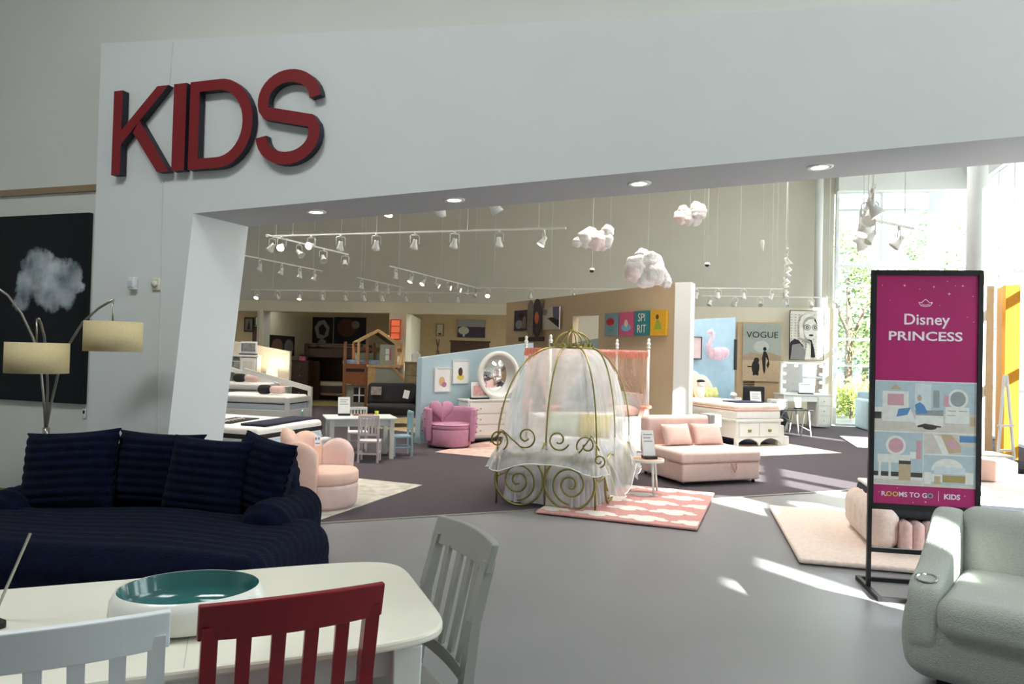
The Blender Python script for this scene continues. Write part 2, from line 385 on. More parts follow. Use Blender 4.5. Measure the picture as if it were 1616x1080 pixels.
struct(slab('wall_bay_back', at_px(300, 24.6), at_px(900, 23.2), 0, .1, 0, zf0 + .4, mat('bay_tan_paint', (190, 168, 132), .85)))
struct(slab('ceiling_bay', at_px(250, 21.5), at_px(900, 20.0), 0, 5, zf0 + .3, zf0 + .4, CREAMW))
struct(MB().box(-13.4, -13.2, 7, 25, 0, CEIL).build('wall_left_showroom', TAUPE))
# ---- glazing
FRAME = mat('white_aluminium', (228, 232, 234), .45)
def glazing(name, p, q, xs, zs, fw_=.07, dp=.12, tw=.06, wide=()):
    p = Vector((p[0], p[1], 0)); q = Vector((q[0], q[1], 0)); L_ = (q - p).length; rz = math.atan2(q.y - p.y, q.x - p.x)
    root = thing(name, '', '', p, rz); del root['label']; del root['category']; root['kind'] = 'structure'
    for i, x in enumerate(xs):
        ww = .34 if i in wide else fw_
        MB().box(x - ww / 2, x + ww / 2, -dp / 2, dp / 2, zs[0], zs[-1]).build('mullion', FRAME, root)
    tm = {}
    for i in range(len(xs) - 1):
        for j, z in enumerate(zs):
            MB().box(xs[i] + fw_ / 2, xs[i + 1] - fw_ / 2, -dp / 2 + .01, dp / 2 - .01, z - tw / 2, z + tw / 2).build('transom', FRAME, root)
            if j < len(zs) - 1:
                MB().box(xs[i] + fw_ / 2, xs[i + 1] - fw_ / 2, -.006, .006, z + tw / 2, zs[j + 1] - tw / 2).build('pane', GLASS, root)
    return root
CX = Vector((11.0, 16.9, 0))
zrow = [.05, 1.5, 2.14, 3.45, 3.94, 5.32, 5.75]
Lb = (CX - BB).length
glazing('window_1', BB, CX, [.04, Lb * .33, Lb * .72, Lb * .98], zrow, wide=(2,))
struct(slab('wall_window_header', BB, CX, -.25, .2, 5.75, CEIL, WALLP))
def side(y):                                  # point on the side glazing at depth y
    return Vector((CX.x - (CX.y - y) * NV.x / NV.y, y, 0))
S0 = side(1.2); Ls = (CX - S0).length; ns = 17
zsd = [.05, 1.1, 2.3, 3.5, 4.1, 5.75]
S1, S2, S3, S4 = side(5.0), side(9.2), side(10.7), side(13.2)
for nm, a, b_, k in [('window_2', S0, S1, 4), ('window_4', S2, S3, 2), ('window_5', S4, CX, 4)]:
    L2 = (b_ - a).length; glazing(nm, a, b_, [.045 + (L2 - .09) * i / k for i in range(k + 1)], zsd, fw_=.09, dp=.2)
struct(slab('wall_side_sun_block', S1, S2, -.1, .1, 0, 5.75, WALLP)); struct(slab('wall_side_far_sun_block', S3, S4, -.1, .1, 0, 5.75, WALLP))  # unseen solid sections added to keep sun off carpet and posters
struct(slab('wall_side_header', side(-8), CX, -.25, .2, 5.75, CEIL, WALLP))
glazing('window_sun_slot', side(-.62), side(-.15), [.03, (side(-.15) - side(-.62)).length - .03], [2.7, 3.75], fw_=.05)  # unseen opening, shaped to throw the sun streak on the floor
glazing('window_armchair_sun_slot', side(-1.32), side(-.98), [.02, (side(-.98) - side(-1.32)).length - .02], [3.4, 3.92], fw_=.03)  # unseen opening, added to throw a sun patch on the armchair
for a_, b2, z0_, z1_ in [(-.62, -.15, 0, 2.7), (-.62, -.15, 3.75, 5.75), (-.98, -.62, 0, 5.75), (-1.32, -.98, 0, 3.4), (-1.32, -.98, 3.92, 5.75), (-8, -1.32, 0, 5.75), (-.15, 1.2, 0, 5.75)]:
    struct(slab('wall_side_hall', side(a_), side(b2), -.1, .1, z0_, z1_, HALLW))  # unseen solid wall around the openings, bounding the sun patches
# round white column by the corner window, conduit on the back wall
struct(MB().cyl((0, 0, 0), (0, 0, CEIL), .145, n=32).build('column_round', WALLP, loc=PY(1539, 540, 11.4) * Vector((1, 1, 0)) if False else Vector((PY(1539, 540, 11.4).x, 11.4, 0))))
cpx = bwall(1285); struct(MB().cyl((0, 0, zf1), (0, 0, CEIL), .09, n=16).build('column_conduit', WALLP, loc=(cpx.x, cpx.y - .15, 0)))
# ---- partitions inside the showroom
def part_wall(name, pa, pb, tops, m, th=.14, base=None):
    """free-standing display partition; tops = heights at both ends"""
    o = slab(name, pa, pb, 0, th, 0, tops[0], m, z1b=tops[1]); struct(o)
    if base:
        b = slab('baseboard_' + name.split('_', 1)[1], pa, pb, -.02, th + .02, 0, .11, base, None); struct(b)
    return o
WPa, WPb = at_px(330, 17.3), at_px(458, 17.3)
part_wall('wall_white_partition', WPa, WPb, (PY(330, 532, 17.3).z, PY(458, 555, 17.3).z), mat('partition_white', (228, 222, 206), .8), base=WHITE)
BPa, BPb = at_px(667, 12.0), at_px(842, 13.9)
part_wall('wall_blue_partition', BPa, BPb, (PY(668, 565, 12.0).z, PY(842, 541, 13.9).z), BLUEW, base=BLUEW)
GPa, GPb = at_px(798, 17.4), at_px(1064, 12.15)
part_wall('wall_beige_partition', GPa, at_px(903, 14.97), (PY(798, 478, 17.4).z, PY(903, 466, 14.97).z), BEIGEW)
part_wall('wall_beige_partition_end', at_px(944, 14.2), GPb, (PY(944, 461, 14.2).z, PY(1064, 447, 12.15).z), BEIGEW)
op0 = PY(903, 466, 14.97); op1 = PY(944, 461, 14.2)
struct(slab('wall_beige_partition_lintel', at_px(903, 14.97), at_px(944, 14.2), 0, .14, PY(903, 499, 14.97).z, op0.z, BEIGEW, z1b=op1.z, z0b=PY(944, 497, 14.2).z))
struct(slab('wall_beige_partition_sill', at_px(903, 14.97), at_px(944, 14.2), 0, .14, 0, PY(903, 542, 14.97).z, BLUEW, z1b=PY(944, 534, 14.2).z))
# its white end post
ep = at_px(1064, 12.12); ep2 = at_px(1089, 12.0)
struct(slab('wall_partition_post', ep, ep2, -.02, .3, 0, PY(1076, 446, 12.1).z, WALLP))
LPa, LPb = at_px(1080, 14.9), at_px(1160, 15.4)
part_wall('wall_pale_blue_partition', LPa, LPb, (PY(1087, 505, 14.9).z, PY(1160, 501, 15.4).z), mat('pale_blue_paint', (176, 208, 228), .8), th=.1)

# ================================================================== FOREGROUND
# ---- dining table
TR = R(21.5)
def dining_table():
    t = thing('dining_table', 'white dining table with rounded corners holding the teal bowl', 'table', (-1.13, 2.03, 0), TR)
    L_, W_ = 1.84, .80; pts = []
    def sup(a):
        c, s_ = math.cos(a), math.sin(a); n = 7.0
        return (L_ / 2 * math.copysign(abs(c) ** (2 / n), c), W_ / 2 * math.copysign(abs(s_) ** (2 / n), s_))
    top = [sup(2 * PI * i / 96) for i in range(96)]
    cr = mat('cream_tabletop', (238, 234, 220), .28, var=.015, scale=5, coat=.3)
    part('tabletop', t, cr, lambda b: b.prism(top, .735, .762, plane='xy'), bevel=.008)
    for nm, bx in [('apron', (-.78, .78, -.33, -.31)), ('apron', (-.78, .78, .31, .33)), ('apron', (-.79, -.77, -.33, .33)), ('apron', (.77, .79, -.33, .33))]:
        part(nm, t, WHITE, lambda b, q=bx: b.box(*q, .645, .735), bevel=.003)
    for sx in (-1, 1):
        for sy in (-1, 1):
            part('leg', t, WHITE, lambda b, x=sx * .785, y=sy * .325: b.hexa([(x - .027, y - .027, 0), (x + .027, y - .027, 0), (x + .027, y + .027, 0), (x - .027, y + .027, 0)],
                 [(x - .042, y - .042, .735), (x + .042, y - .042, .735), (x + .042, y + .042, .735), (x - .042, y + .042, .735)]), bevel=.005)
    lf = mat('leaf_seam', (205, 200, 186), .6)
    part('leaf_seam', t, lf, lambda b: b.box(.22, .223, -.385, .385, .7622, .7626))
    return t
dining_table()
# ---- slat-back chairs: local +Y points to the table, back at y = -.2
def slat_chair(label, m, loc, rz, W=.43, H=.96, seat=.46):
    t = thing('dining_chair', label, 'chair', loc, rz, 'slat-back chairs around the white dining table'); h = W / 2
    part('seat', t, m, lambda b: b.rbox((0, -.03, seat - .015), (W, .33, .035), .014, 2), weld=True)
    part('apron', t, m, lambda b: b.box(-h + .03, h - .03, -.16, .12, seat - .09, seat - .03))
    for sx in (-1, 1):
        part('leg', t, m, lambda b, x=sx * (h - .035): b.hexa([(x - .017, .095, 0), (x + .017, .095, 0), (x + .017, .13, 0), (x - .017, .13, 0)], [(x - .022, .09, seat - .03), (x + .022, .09, seat - .03), (x + .022, .135, seat - .03), (x - .022, .135, seat - .03)]), bevel=.004)
        def post(b, x=sx * (h - .022)):
            P_ = [(-.245, 0), (-.185, seat), (-.215, .72), (-.262, H - .06)]
            for (ya, za), (yb, zb_) in zip(P_, P_[1:]):
                b.hexa([(x - .018, ya - .02, za), (x + .018, ya - .02, za), (x + .018, ya + .018, za), (x - .018, ya + .018, za)], [(x - .018, yb - .018, zb_), (x + .018, yb - .018, zb_), (x + .018, yb + .014, zb_), (x - .018, yb + .014, zb_)])
        part('back_post', t, m, post)
    def rail(b, z0, z1, y0, y1, bow, hw, th=.024):
        n = 14; vs_ = []; fs = []
        for i in range(n + 1):
            u = -1 + 2 * i / n; x = u * hw; yy = -bow * (1 - u * u)
            vs_ += [(x, y0 + yy - th / 2, z0), (x, y0 + yy + th / 2, z0), (x, y1 + yy + th / 2, z1 - .006 * u * u), (x, y1 + yy - th / 2, z1 - .006 * u * u)]
        for i in range(n):
            o = i * 4
            for k in range(4): fs.append((o + k, o + 4 + k, o + 4 + (k + 1) % 4, o + (k + 1) % 4))
        fs += [(0, 1, 2, 3), (n * 4 + 3, n * 4 + 2, n * 4 + 1, n * 4)]
        b.add(vs_, fs)
    part('top_rail', t, m, lambda b: rail(b, H - .095, H, -.25, -.275, .03, h + .005), bevel=.004)
    part('lower_rail', t, m, lambda b: rail(b, seat + .07, seat + .11, -.192, -.198, .015, h - .03))
    for k in range(4):
        u = -1 + 2 * (k + 1) / 5; x = u * (h - .02)
        part('slat', t, m, lambda b, x=x, u=u: b.hexa([(x - .015, -.2 - .015 * (1 - u * u), seat + .1), (x + .015, -.2 - .015 * (1 - u * u), seat + .1), (x + .015, -.188 - .015 * (1 - u * u), seat + .1), (x - .015, -.188 - .015 * (1 - u * u), seat + .1)],
             [(x - .017, -.256 - .03 * (1 - u * u), H - .085), (x + .017, -.256 - .03 * (1 - u * u), H - .085), (x + .017, -.242 - .03 * (1 - u * u), H - .085), (x - .017, -.242 - .03 * (1 - u * u), H - .085)]))
    return t
def chair_at(label, m, cx, cy, rz):            # cx, cy = centre of the top rail
    return slat_chair(label, m, (cx + .285 * -math.sin(rz), cy + .285 * math.cos(rz), 0), rz)
chair_at('white slat-back dining chair at the near side of the table', CHAIRW, -.945, 1.505, R(27))
chair_at('dark red slat-back dining chair at the near side of the table', RED, -.505, 1.735, R(27))
chair_at('grey slat-back dining chair at the end of the white table', GREYP, -.13, 2.425, R(119))
# ---- bowl
def bowl():
    p = PZ(298, 935, .85); t = thing('serving_bowl', 'oval white bowl glazed teal inside, on the dining table', 'bowl', (p.x - .005, p.y + .015, .7625), R(14))
    wh = mat('white_ceramic', (232, 232, 226), .3, coat=.4)
    part('body', t, wh, lambda b: b.lathe([(0, 0), (.15, 0), (.19, .012), (.208, .04), (.205, .075), (.192, .1), (.188, .1)], 48, sy=.80))
    part('glazed_inside', t, TEAL, lambda b: b.lathe([(.189, .1), (.186, .094), (.18, .06), (.165, .035), (.13, .02), (0, .018)], 48, sy=.80))
bowl()
# ---- sign holder on the table, seen edge-on
def table_sign():
    a = PZ(-16, 985, .775); t = thing('sign_holder', 'slim tilted metal sign holder with black base on the white table', 'sign holder', (a.x - .02, a.y - .01, .7625), R(-28))
    part('base', t, BLACKM, lambda b: b.box(-.09, .045, -.05, .045, 0, .022), bevel=.004)
    part('metal_edge', t, CHROME, lambda b: b.cb((.0, .075, .125), (.005, .006, .27), rot=(R(-8), R(22), 0)))
table_sign()
# ---- navy plush sofa
def sofa():
    t = thing('sofa', 'deep navy ribbed plush loveseat behind the dining table', 'sofa', (-2.37, 4.42, 0), R(-6))
    rg = lambda f, amp, ax: (lambda p, n: amp * (abs(math.sin(p[ax] * f)) - .5) * (1 - .75 * abs(n.x)) + .006 * math.sin(p[0] * 9 + p[1] * 5))
    def seatfn(p, n):
        s_ = p.y * 1.0 - p.z * 1.0
        return .016 * (abs(math.sin(s_ * PI / .085)) - .5) + .008 * math.sin(p.x * 5.3 + p.y * 3) + .03 * math.exp(-((p.x) / .8) ** 2) * max(0, n.z)
    part('seat', t, NAVYF, lambda b: b.rbox((0.13, -.20, .25), (2.2, 1.06, .44), .17, 6, 42, fn=seatfn))
    part('base', t, NAVYF, lambda b: b.rbox((0, .1, .15), (1.8, 1.0, .26), .06, 3, 20, fn=lambda p, n: .01 * abs(math.sin(p.z * 40))))
    for sx in (-1, 1):
        part('arm', t, NAVYF, lambda b, sx=sx: b.rbox((sx * .87, .34, .37), (.32, .74, .46), .15, 6, 40, fn=lambda p, n: .014 * (abs(math.sin((p.y + p.z * .3) * PI / .085)) - .5) + .008 * math.sin(p.y * 11)))
    part('backrest', t, NAVYF, lambda b: b.rbox((0, .58, .48), (1.72, .26, .68), .12, 5, 34, fn=lambda p, n: .014 * (abs(math.sin(p.z * PI / .085)) - .5)))
    for nm, (x, y, z, wd, ht, th, rx, rz, ry) in {'a': (-.57, .25, .70, .62, .54, .24, -14, 4, -5), 'b': (-.06, .42, .70, .60, .52, .24, -10, 0, 1), 'c': (.36, .30, .69, .56, .52, .22, -13, -6, 2), 'd': (.70, .38, .70, .46, .52, .22, -9, -24, 8)}.items():
        M_ = Matrix.Translation((x, y, z)) @ Euler((R(rx), R(ry), R(rz))).to_matrix().to_4x4()
        o = MB().pillow(wd, ht, th, M=Matrix(), nu=30, nv=48, ridge=.016, nr=9).build('plush_pillow', NAVYF)
        o.matrix_world = Matrix.Translation(t.location) @ Euler((0, 0, t.rotation_euler.z)).to_matrix().to_4x4() @ M_
        tag(o, {'a': 'large navy plush pillow leaning at the lamp end of the sofa', 'b': 'navy plush pillow standing upright against the middle of the sofa back', 'c': 'navy plush pillow in front of the sofa back near its right arm', 'd': 'navy plush pillow tucked in the sofa corner beside the shell chair'}[nm], 'pillow', 'pillows on the navy sofa')
sofa()
# ---- arc floor lamp
def lamp():
    b0 = PY(72, 690, 5.75); t = thing('floor_lamp', 'three-armed nickel arc floor lamp with drum shades behind the sofa', 'floor lamp', (b0.x, b0.y, 0))
    L_ = lambda x, y, Y: PY(x, y, Y) - Vector((b0.x, b0.y, 0))
    part('base', t, CHROME, lambda b: b.lathe([(0, .0), (.17, 0), (.17, .02), (.02, .035), (0, .035)], 32))
    part('pole', t, CHROME, lambda b: b.tube([(0, 0, .03), L_(72, 720, 5.75)], .016, 12))
    part('collar', t, CHROME, lambda b: (b.cyl(L_(72, 697, 5.75), L_(73, 675, 5.75), .026, n=16), b.cyl(L_(73, 692, 5.7), L_(79, 693, 5.7), .008)))
    P_ = [[(73, 680, 5.75), (80, 640, 5.73), (92, 590, 5.7), (108, 545, 5.66), (130, 510, 5.6), (155, 487, 5.56), (179, 473, 5.52)],
          [(72, 680, 5.75), (69, 630, 5.74), (64, 575, 5.72), (52, 533, 5.7), (34, 495, 5.68), (12, 466, 5.65), (-14, 448, 5.62), (-40, 436, 5.6), (-68, 428, 5.58)],
          [(73, 680, 5.75), (75, 620, 5.7), (74, 570, 5.6), (70, 532, 5.48), (65, 512, 5.36), (61, 503, 5.26)]]
    for pts in P_:
        part('arm', t, CHROME, lambda b, q=pts: b.tube([L_(*a) for a in q], .0095, 10))
    for (x, y0, y1, Y, hw, top) in [(178, 508, 555, 5.52, .205, 473), (58, 541, 589, 5.26, .205, 503), (-70, 488, 536, 5.58, .205, 428)]:
        c0 = L_(x, y1, Y); c1 = L_(x, y0, Y)
        s_ = MB().lathe([(hw - .004, c0.z), (hw, c0.z), (hw, c1.z), (hw - .004, c1.z), (hw - .004, c0.z)], 40, (c0.x, c0.y, 0)).build('shade', LINEN, t)
        part('drop_rod', s_, CHROME, lambda b: b.tube([L_(x, top, Y), (c1.x, c1.y, c1.z - .01)], .006, 8))
        part('spider', s_, CHROME, lambda b: (b.tube([(c1.x - hw, c1.y, c1.z - .012), (c1.x + hw, c1.y, c1.z - .012)], .003, 6), b.tube([(c1.x, c1.y - hw, c1.z - .012), (c1.x, c1.y + hw, c1.z - .012)], .003, 6)))
lamp()
# ---- cloud canvas
def cloud_mat():
    m = bpy.data.materials.new('cloud_print'); m.use_nodes = True; nt = m.node_tree; N = nt.nodes; L = nt.links; b = N['Principled BSDF']; b.inputs['Roughness'].default_value = .55; b.inputs['Specular IOR Level'].default_value = .25
    tc = N.new('ShaderNodeTexCoord'); n1 = N.new('ShaderNodeTexNoise'); n1.inputs['Scale'].default_value = 5.5; n1.inputs['Detail'].default_value = 8; n1.inputs['Roughness'].default_value = .62
    L.new(tc.outputs['Object'], n1.inputs['Vector'])
    sub = N.new('ShaderNodeVectorMath'); sub.operation = 'SUBTRACT'; L.new(n1.outputs['Color'], sub.inputs[0]); sub.inputs[1].default_value = (.5, .5, .5)
    scl = N.new('ShaderNodeVectorMath'); scl.operation = 'SCALE'; L.new(sub.outputs[0], scl.inputs[0]); scl.inputs['Scale'].default_value = .22
    add = N.new('ShaderNodeVectorMath'); add.operation = 'ADD'; L.new(tc.outputs['Object'], add.inputs[0]); L.new(scl.outputs[0], add.inputs[1])
    cur = None
    for (x, z, r) in [(-.62, 1.27, .23), (-.36, 1.2, .2), (-.2, 1.22, .15), (-.76, 1.14, .17), (-.5, 1.1, .22), (-.28, 1.06, .17), (-.84, .98, .12), (-.14, 1.12, .12), (-.56, 1.36, .13), (-.4, .98, .12)]:
        d = N.new('ShaderNodeVectorMath'); d.operation = 'SUBTRACT'; L.new(add.outputs[0], d.inputs[0]); d.inputs[1].default_value = (x, 0, z)
        mu = N.new('ShaderNodeVectorMath'); mu.operation = 'MULTIPLY'; L.new(d.outputs[0], mu.inputs[0]); mu.inputs[1].default_value = (1, 0, 1)
        ln = N.new('ShaderNodeVectorMath'); ln.operation = 'LENGTH'; L.new(mu.outputs[0], ln.inputs[0])
        mr = N.new('ShaderNodeMapRange'); mr.inputs[1].default_value = r; mr.inputs[2].default_value = r * .72; mr.inputs[3].default_value = 0; mr.inputs[4].default_value = 1; L.new(ln.outputs['Value'], mr.inputs[0])
        if cur is None: cur = mr.outputs[0]
        else:
            mx = N.new('ShaderNodeMath'); mx.operation = 'MAXIMUM'; L.new(cur, mx.inputs[0]); L.new(mr.outputs[0], mx.inputs[1]); cur = mx.outputs[0]
    n2 = N.new('ShaderNodeTexNoise'); n2.inputs['Scale'].default_value = 3.2; n2.inputs['Detail'].default_value = 9; L.new(tc.outputs['Object'], n2.inputs['Vector'])
    cr = N.new('ShaderNodeValToRGB'); cr.color_ramp.elements[0].position = .34; cr.color_ramp.elements[0].color = (.09, .12, .15, 1); cr.color_ramp.elements[1].position = .66; cr.color_ramp.elements[1].color = (.66, .72, .78, 1)
    L.new(n2.outputs[0], cr.inputs[0])
    mix = N.new('ShaderNodeMix'); mix.data_type = 'RGBA'; mix.inputs[6].default_value = (.004, .006, .009, 1); L.new(cur, mix.inputs[0]); L.new(cr.outputs[0], mix.inputs[7]); L.new(mix.outputs[2], b.inputs['Base Color'])
    return m
def cloud_canvas():
    a = on_hall(147, 337); b_ = on_hall(138, 638); s1 = (a[0] + b_[0]) / 2; z0 = b_[1]; z1 = a[1]
    o = pw(s1, HW - .045, z0); t = thing('canvas_picture', 'large black canvas print of a white cloud on the wall behind the lamp', 'picture', o, PROT)
    part('canvas', t, DARKP, lambda b: b.box(-2.1, 0, 0, .04, 0, z1 - z0))
    part('cloud_print', t, cloud_mat(), lambda b: b.box(-2.1, 0, -.002, -.0005, 0, z1 - z0))
cloud_canvas()
# ---- KIDS letters on the portal
def kids():
    zb_ = on_portal(200, 279)[1]; zt_ = on_portal(200, 148)[1]; Hh = zt_ - zb_
    face = mat('sign_red', (128, 12, 24), .5, var=.03); edge = mat('sign_edge_navy', (22, 22, 38), .5)
    sx = lambda px, py=205: on_portal(px, py)[0]
    def letter(ch, polys, s0):
        t = tag(MB().build('sign_letter', face), 'red raised sign letter %s of the word KIDS on the white portal' % ch, 'letter', 'raised letters spelling KIDS')
        t.location = pw(s0, 0, zb_); t.rotation_euler = (0, 0, PROT)
        b = MB()
        for p in polys:
            n = len(p); vs_ = [(x, -.075, z) for x, z in p] + [(x, -.012, z) for x, z in p]
            b.add(vs_, [tuple(range(n)), tuple(range(2 * n - 1, n - 1, -1))], 0); b.add(vs_, [(i, i + n, (i + 1) % n + n, (i + 1) % n) for i in range(n)], 1)
        o = b.build('sign_letter', [face, edge], weld=True); t.data = o.data; bpy.data.objects.remove(o); return t
    def strip(inner, outer): return [[inner[i], inner[i + 1], outer[i + 1], outer[i]] for i in range(len(inner) - 1)]
    def loop(outer, inner):                      # closed ring as quads with shared ends
        return strip(inner + inner[:1], outer + outer[:1])
    st = .098
    k0, k1 = sx(189, 215), sx(279, 205); W_ = k1 - k0
    letter('K', [[(0, 0), (st, 0), (st, Hh * .36), (st, Hh * .53), (st, Hh), (0, Hh)],
                 [(st, Hh * .36), (W_ * .98 - .02, Hh), (W_ * .98 - .14, Hh), (st, Hh * .53)][::-1],
                 [(W_ * .47, Hh * .50 + .09), (W_ * .36, Hh * .50 - .01), (W_ - .125, 0), (W_, 0)]], k0)
    i0, i1 = sx(283, 205), sx(303, 205); letter('I', [rc(0, 0, i1 - i0, Hh)], i0)
    d0, d1 = sx(309, 200), sx(408, 200); Wd = d1 - d0
    def dshape(x0, x1, z0, z1, rx):
        return [(x0, z0), (x1 - rx, z0)] + [(x1 - rx + rx * math.cos(a), (z0 + z1) / 2 + (z1 - z0) / 2 * math.sin(a)) for a in [R(-82 + 164 * i / 16) for i in range(17)]] + [(x1 - rx, z1), (x0, z1)]
    do = dshape(0, Wd, 0, Hh, Wd * .52); di = dshape(st, Wd - st, st * .9, Hh - st * .9, Wd * .40)
    b_in = di + [di[0]]; b_out = do + [do[0]]
    letter('D', strip(b_in, b_out), d0)
    s0, s1 = sx(414, 195), sx(513, 195); Ws = s1 - s0; r1 = Hh * .262; rx = Ws / 2 - st / 2; cx = Ws / 2
    cl_ = []
    ztop, zbot = Hh * 1.015 - st / 2 - r1, -Hh * .015 + st / 2 + r1
    for i in range(25):
        a = R(2 + (262 - 2) * i / 24); cl_.append((cx + rx * math.cos(a) * (1 if math.cos(a) > 0 else .96), ztop + r1 * math.sin(a)))
    cl_ = cl_[:-5]
    tail = []
    for i in range(25):
        a = R(182 + (442 - 182) * i / 24); tail.append((cx + rx * math.cos(a) * (1 if math.cos(a) < 0 else 1.0), zbot + r1 * math.sin(a)))
    path = cl_ + tail[:-5][::-1]
    inn, out = [], []
    for i, p in enumerate(path):
        a = Vector(path[max(0, i - 1)]); b_ = Vector(path[min(len(path) - 1, i + 1)]); d = (b_ - a).normalized(); n = Vector((-d.y, d.x)) * st * .52
        inn.append((p[0] + n.x, p[1] + n.y)); out.append((p[0] - n.x, p[1] - n.y))
    letter('S', strip(inn, out), s0)
kids()
# ---- small wall devices
def wall_box(name, label, cat, px, py, w_, h_, d_, m, hall_=False):
    s_, z = (on_hall if hall_ else on_portal)(px, py); t = thing(name, label, cat, pw(s_, (HW if hall_ else 0) - .0005, z - h_ / 2), PROT)
    part('body', t, m, lambda b: b.rbox((0, -d_ / 2, h_ / 2), (w_, d_, h_), .012, 2)); return t
t = wall_box('motion_sensor', 'white motion sensor on the portal left of the thermostat plate', 'sensor', 213, 448, .075, .11, .05, WHITE); part('lens', t, mat('sensor_lens', (205, 212, 222), .3), lambda b: b.rbox((.005, -.052, .05), (.045, .012, .06), .005, 2))
t = wall_box('strobe_alarm', 'cream square alarm plate with round dial on the portal', 'alarm', 248, 449, .085, .105, .02, mat('ivory_plastic', (222, 216, 200), .5)); part('dial', t, MATS['ivory_plastic'], lambda b: b.cyl((0, -.02, .055), (0, -.045, .055), .027, .022, 20))
t = wall_box('wall_outlet', 'white outlet plate low on the hall wall under the canvas', 'outlet', 134, 653, .05, .09, .012, WHITE, True); part('socket', t, BLACKM, lambda b: b.box(-.012, .012, -.014, -.012, .045, .075))
# ---- soffit downlights
LITE = mat('lamp_glow', (255, 244, 220), .5, emit=9)
for i, (px, py, lb_) in enumerate([(499, 334, 'round recessed downlight in the portal soffit nearest the KIDS letters'), (717, 315, 'round recessed downlight in the portal soffit, second from the letters'), (1009, 289, 'round recessed downlight in the portal soffit above the hanging clouds'), (1294, 263, 'round recessed downlight in the portal soffit left of the tall window')]):
    # plane of the sloped soffit
    p0 = pw(ti[0], 0, ti[1]); p1 = pw(SR0, 0, zb(SR0)); nn = (p1 - p0).cross(NV).normalized(); d = ray(px, py); o = Vector((0, 0, EYE)); tt = (p0 - o).dot(nn) / d.dot(nn); q = o + d * tt
    t = thing('recessed_downlight', lb_, 'downlight', q - Vector((0, 0, .006)), PROT, 'downlights in the portal soffit')
    t.rotation_euler = (0, -math.atan2(p1.z - p0.z, (p1 - p0).length), PROT)
    part('trim_ring', t, WHITE, lambda b: b.lathe([(.055, .004), (.055, -.004), (.085, -.001), (.085, .004)], 28))
    part('lens', t, LITE, lambda b: b.lathe([(0, .001), (.055, .001), (.055, .003), (0, .003)], 28))

# ================================================================== MID GROUND
def sign_stand(label, loc, rz, w_=.16, h_=.24, lean=14, base=True, m=PAPER, lines=3):
    t = thing('sign_holder', label, 'sign holder', loc, rz, 'small price sign holders')
    if base: part('base', t, BLACKM, lambda b: b.box(-w_ * .5, w_ * .5, -.06, .06, 0, .03), bevel=.005)
    M_ = Matrix.Translation((0, 0, .02)) @ Euler((R(-lean), 0, 0)).to_matrix().to_4x4()
    part('card', t, m, lambda b: b.box(-w_ / 2, w_ / 2, -.004, .004, 0, h_, M=M_))
    def pr(b):
        for i in range(lines):
            z = h_ * (.82 - .13 * i); b.flat(rc(-w_ * .36, z, w_ * (.36 - .15 * (i % 2)), z + h_ * .035), -.0046, M=M_)
    part('print', t, mat('grey_print', (150, 150, 155), .7), pr); return t
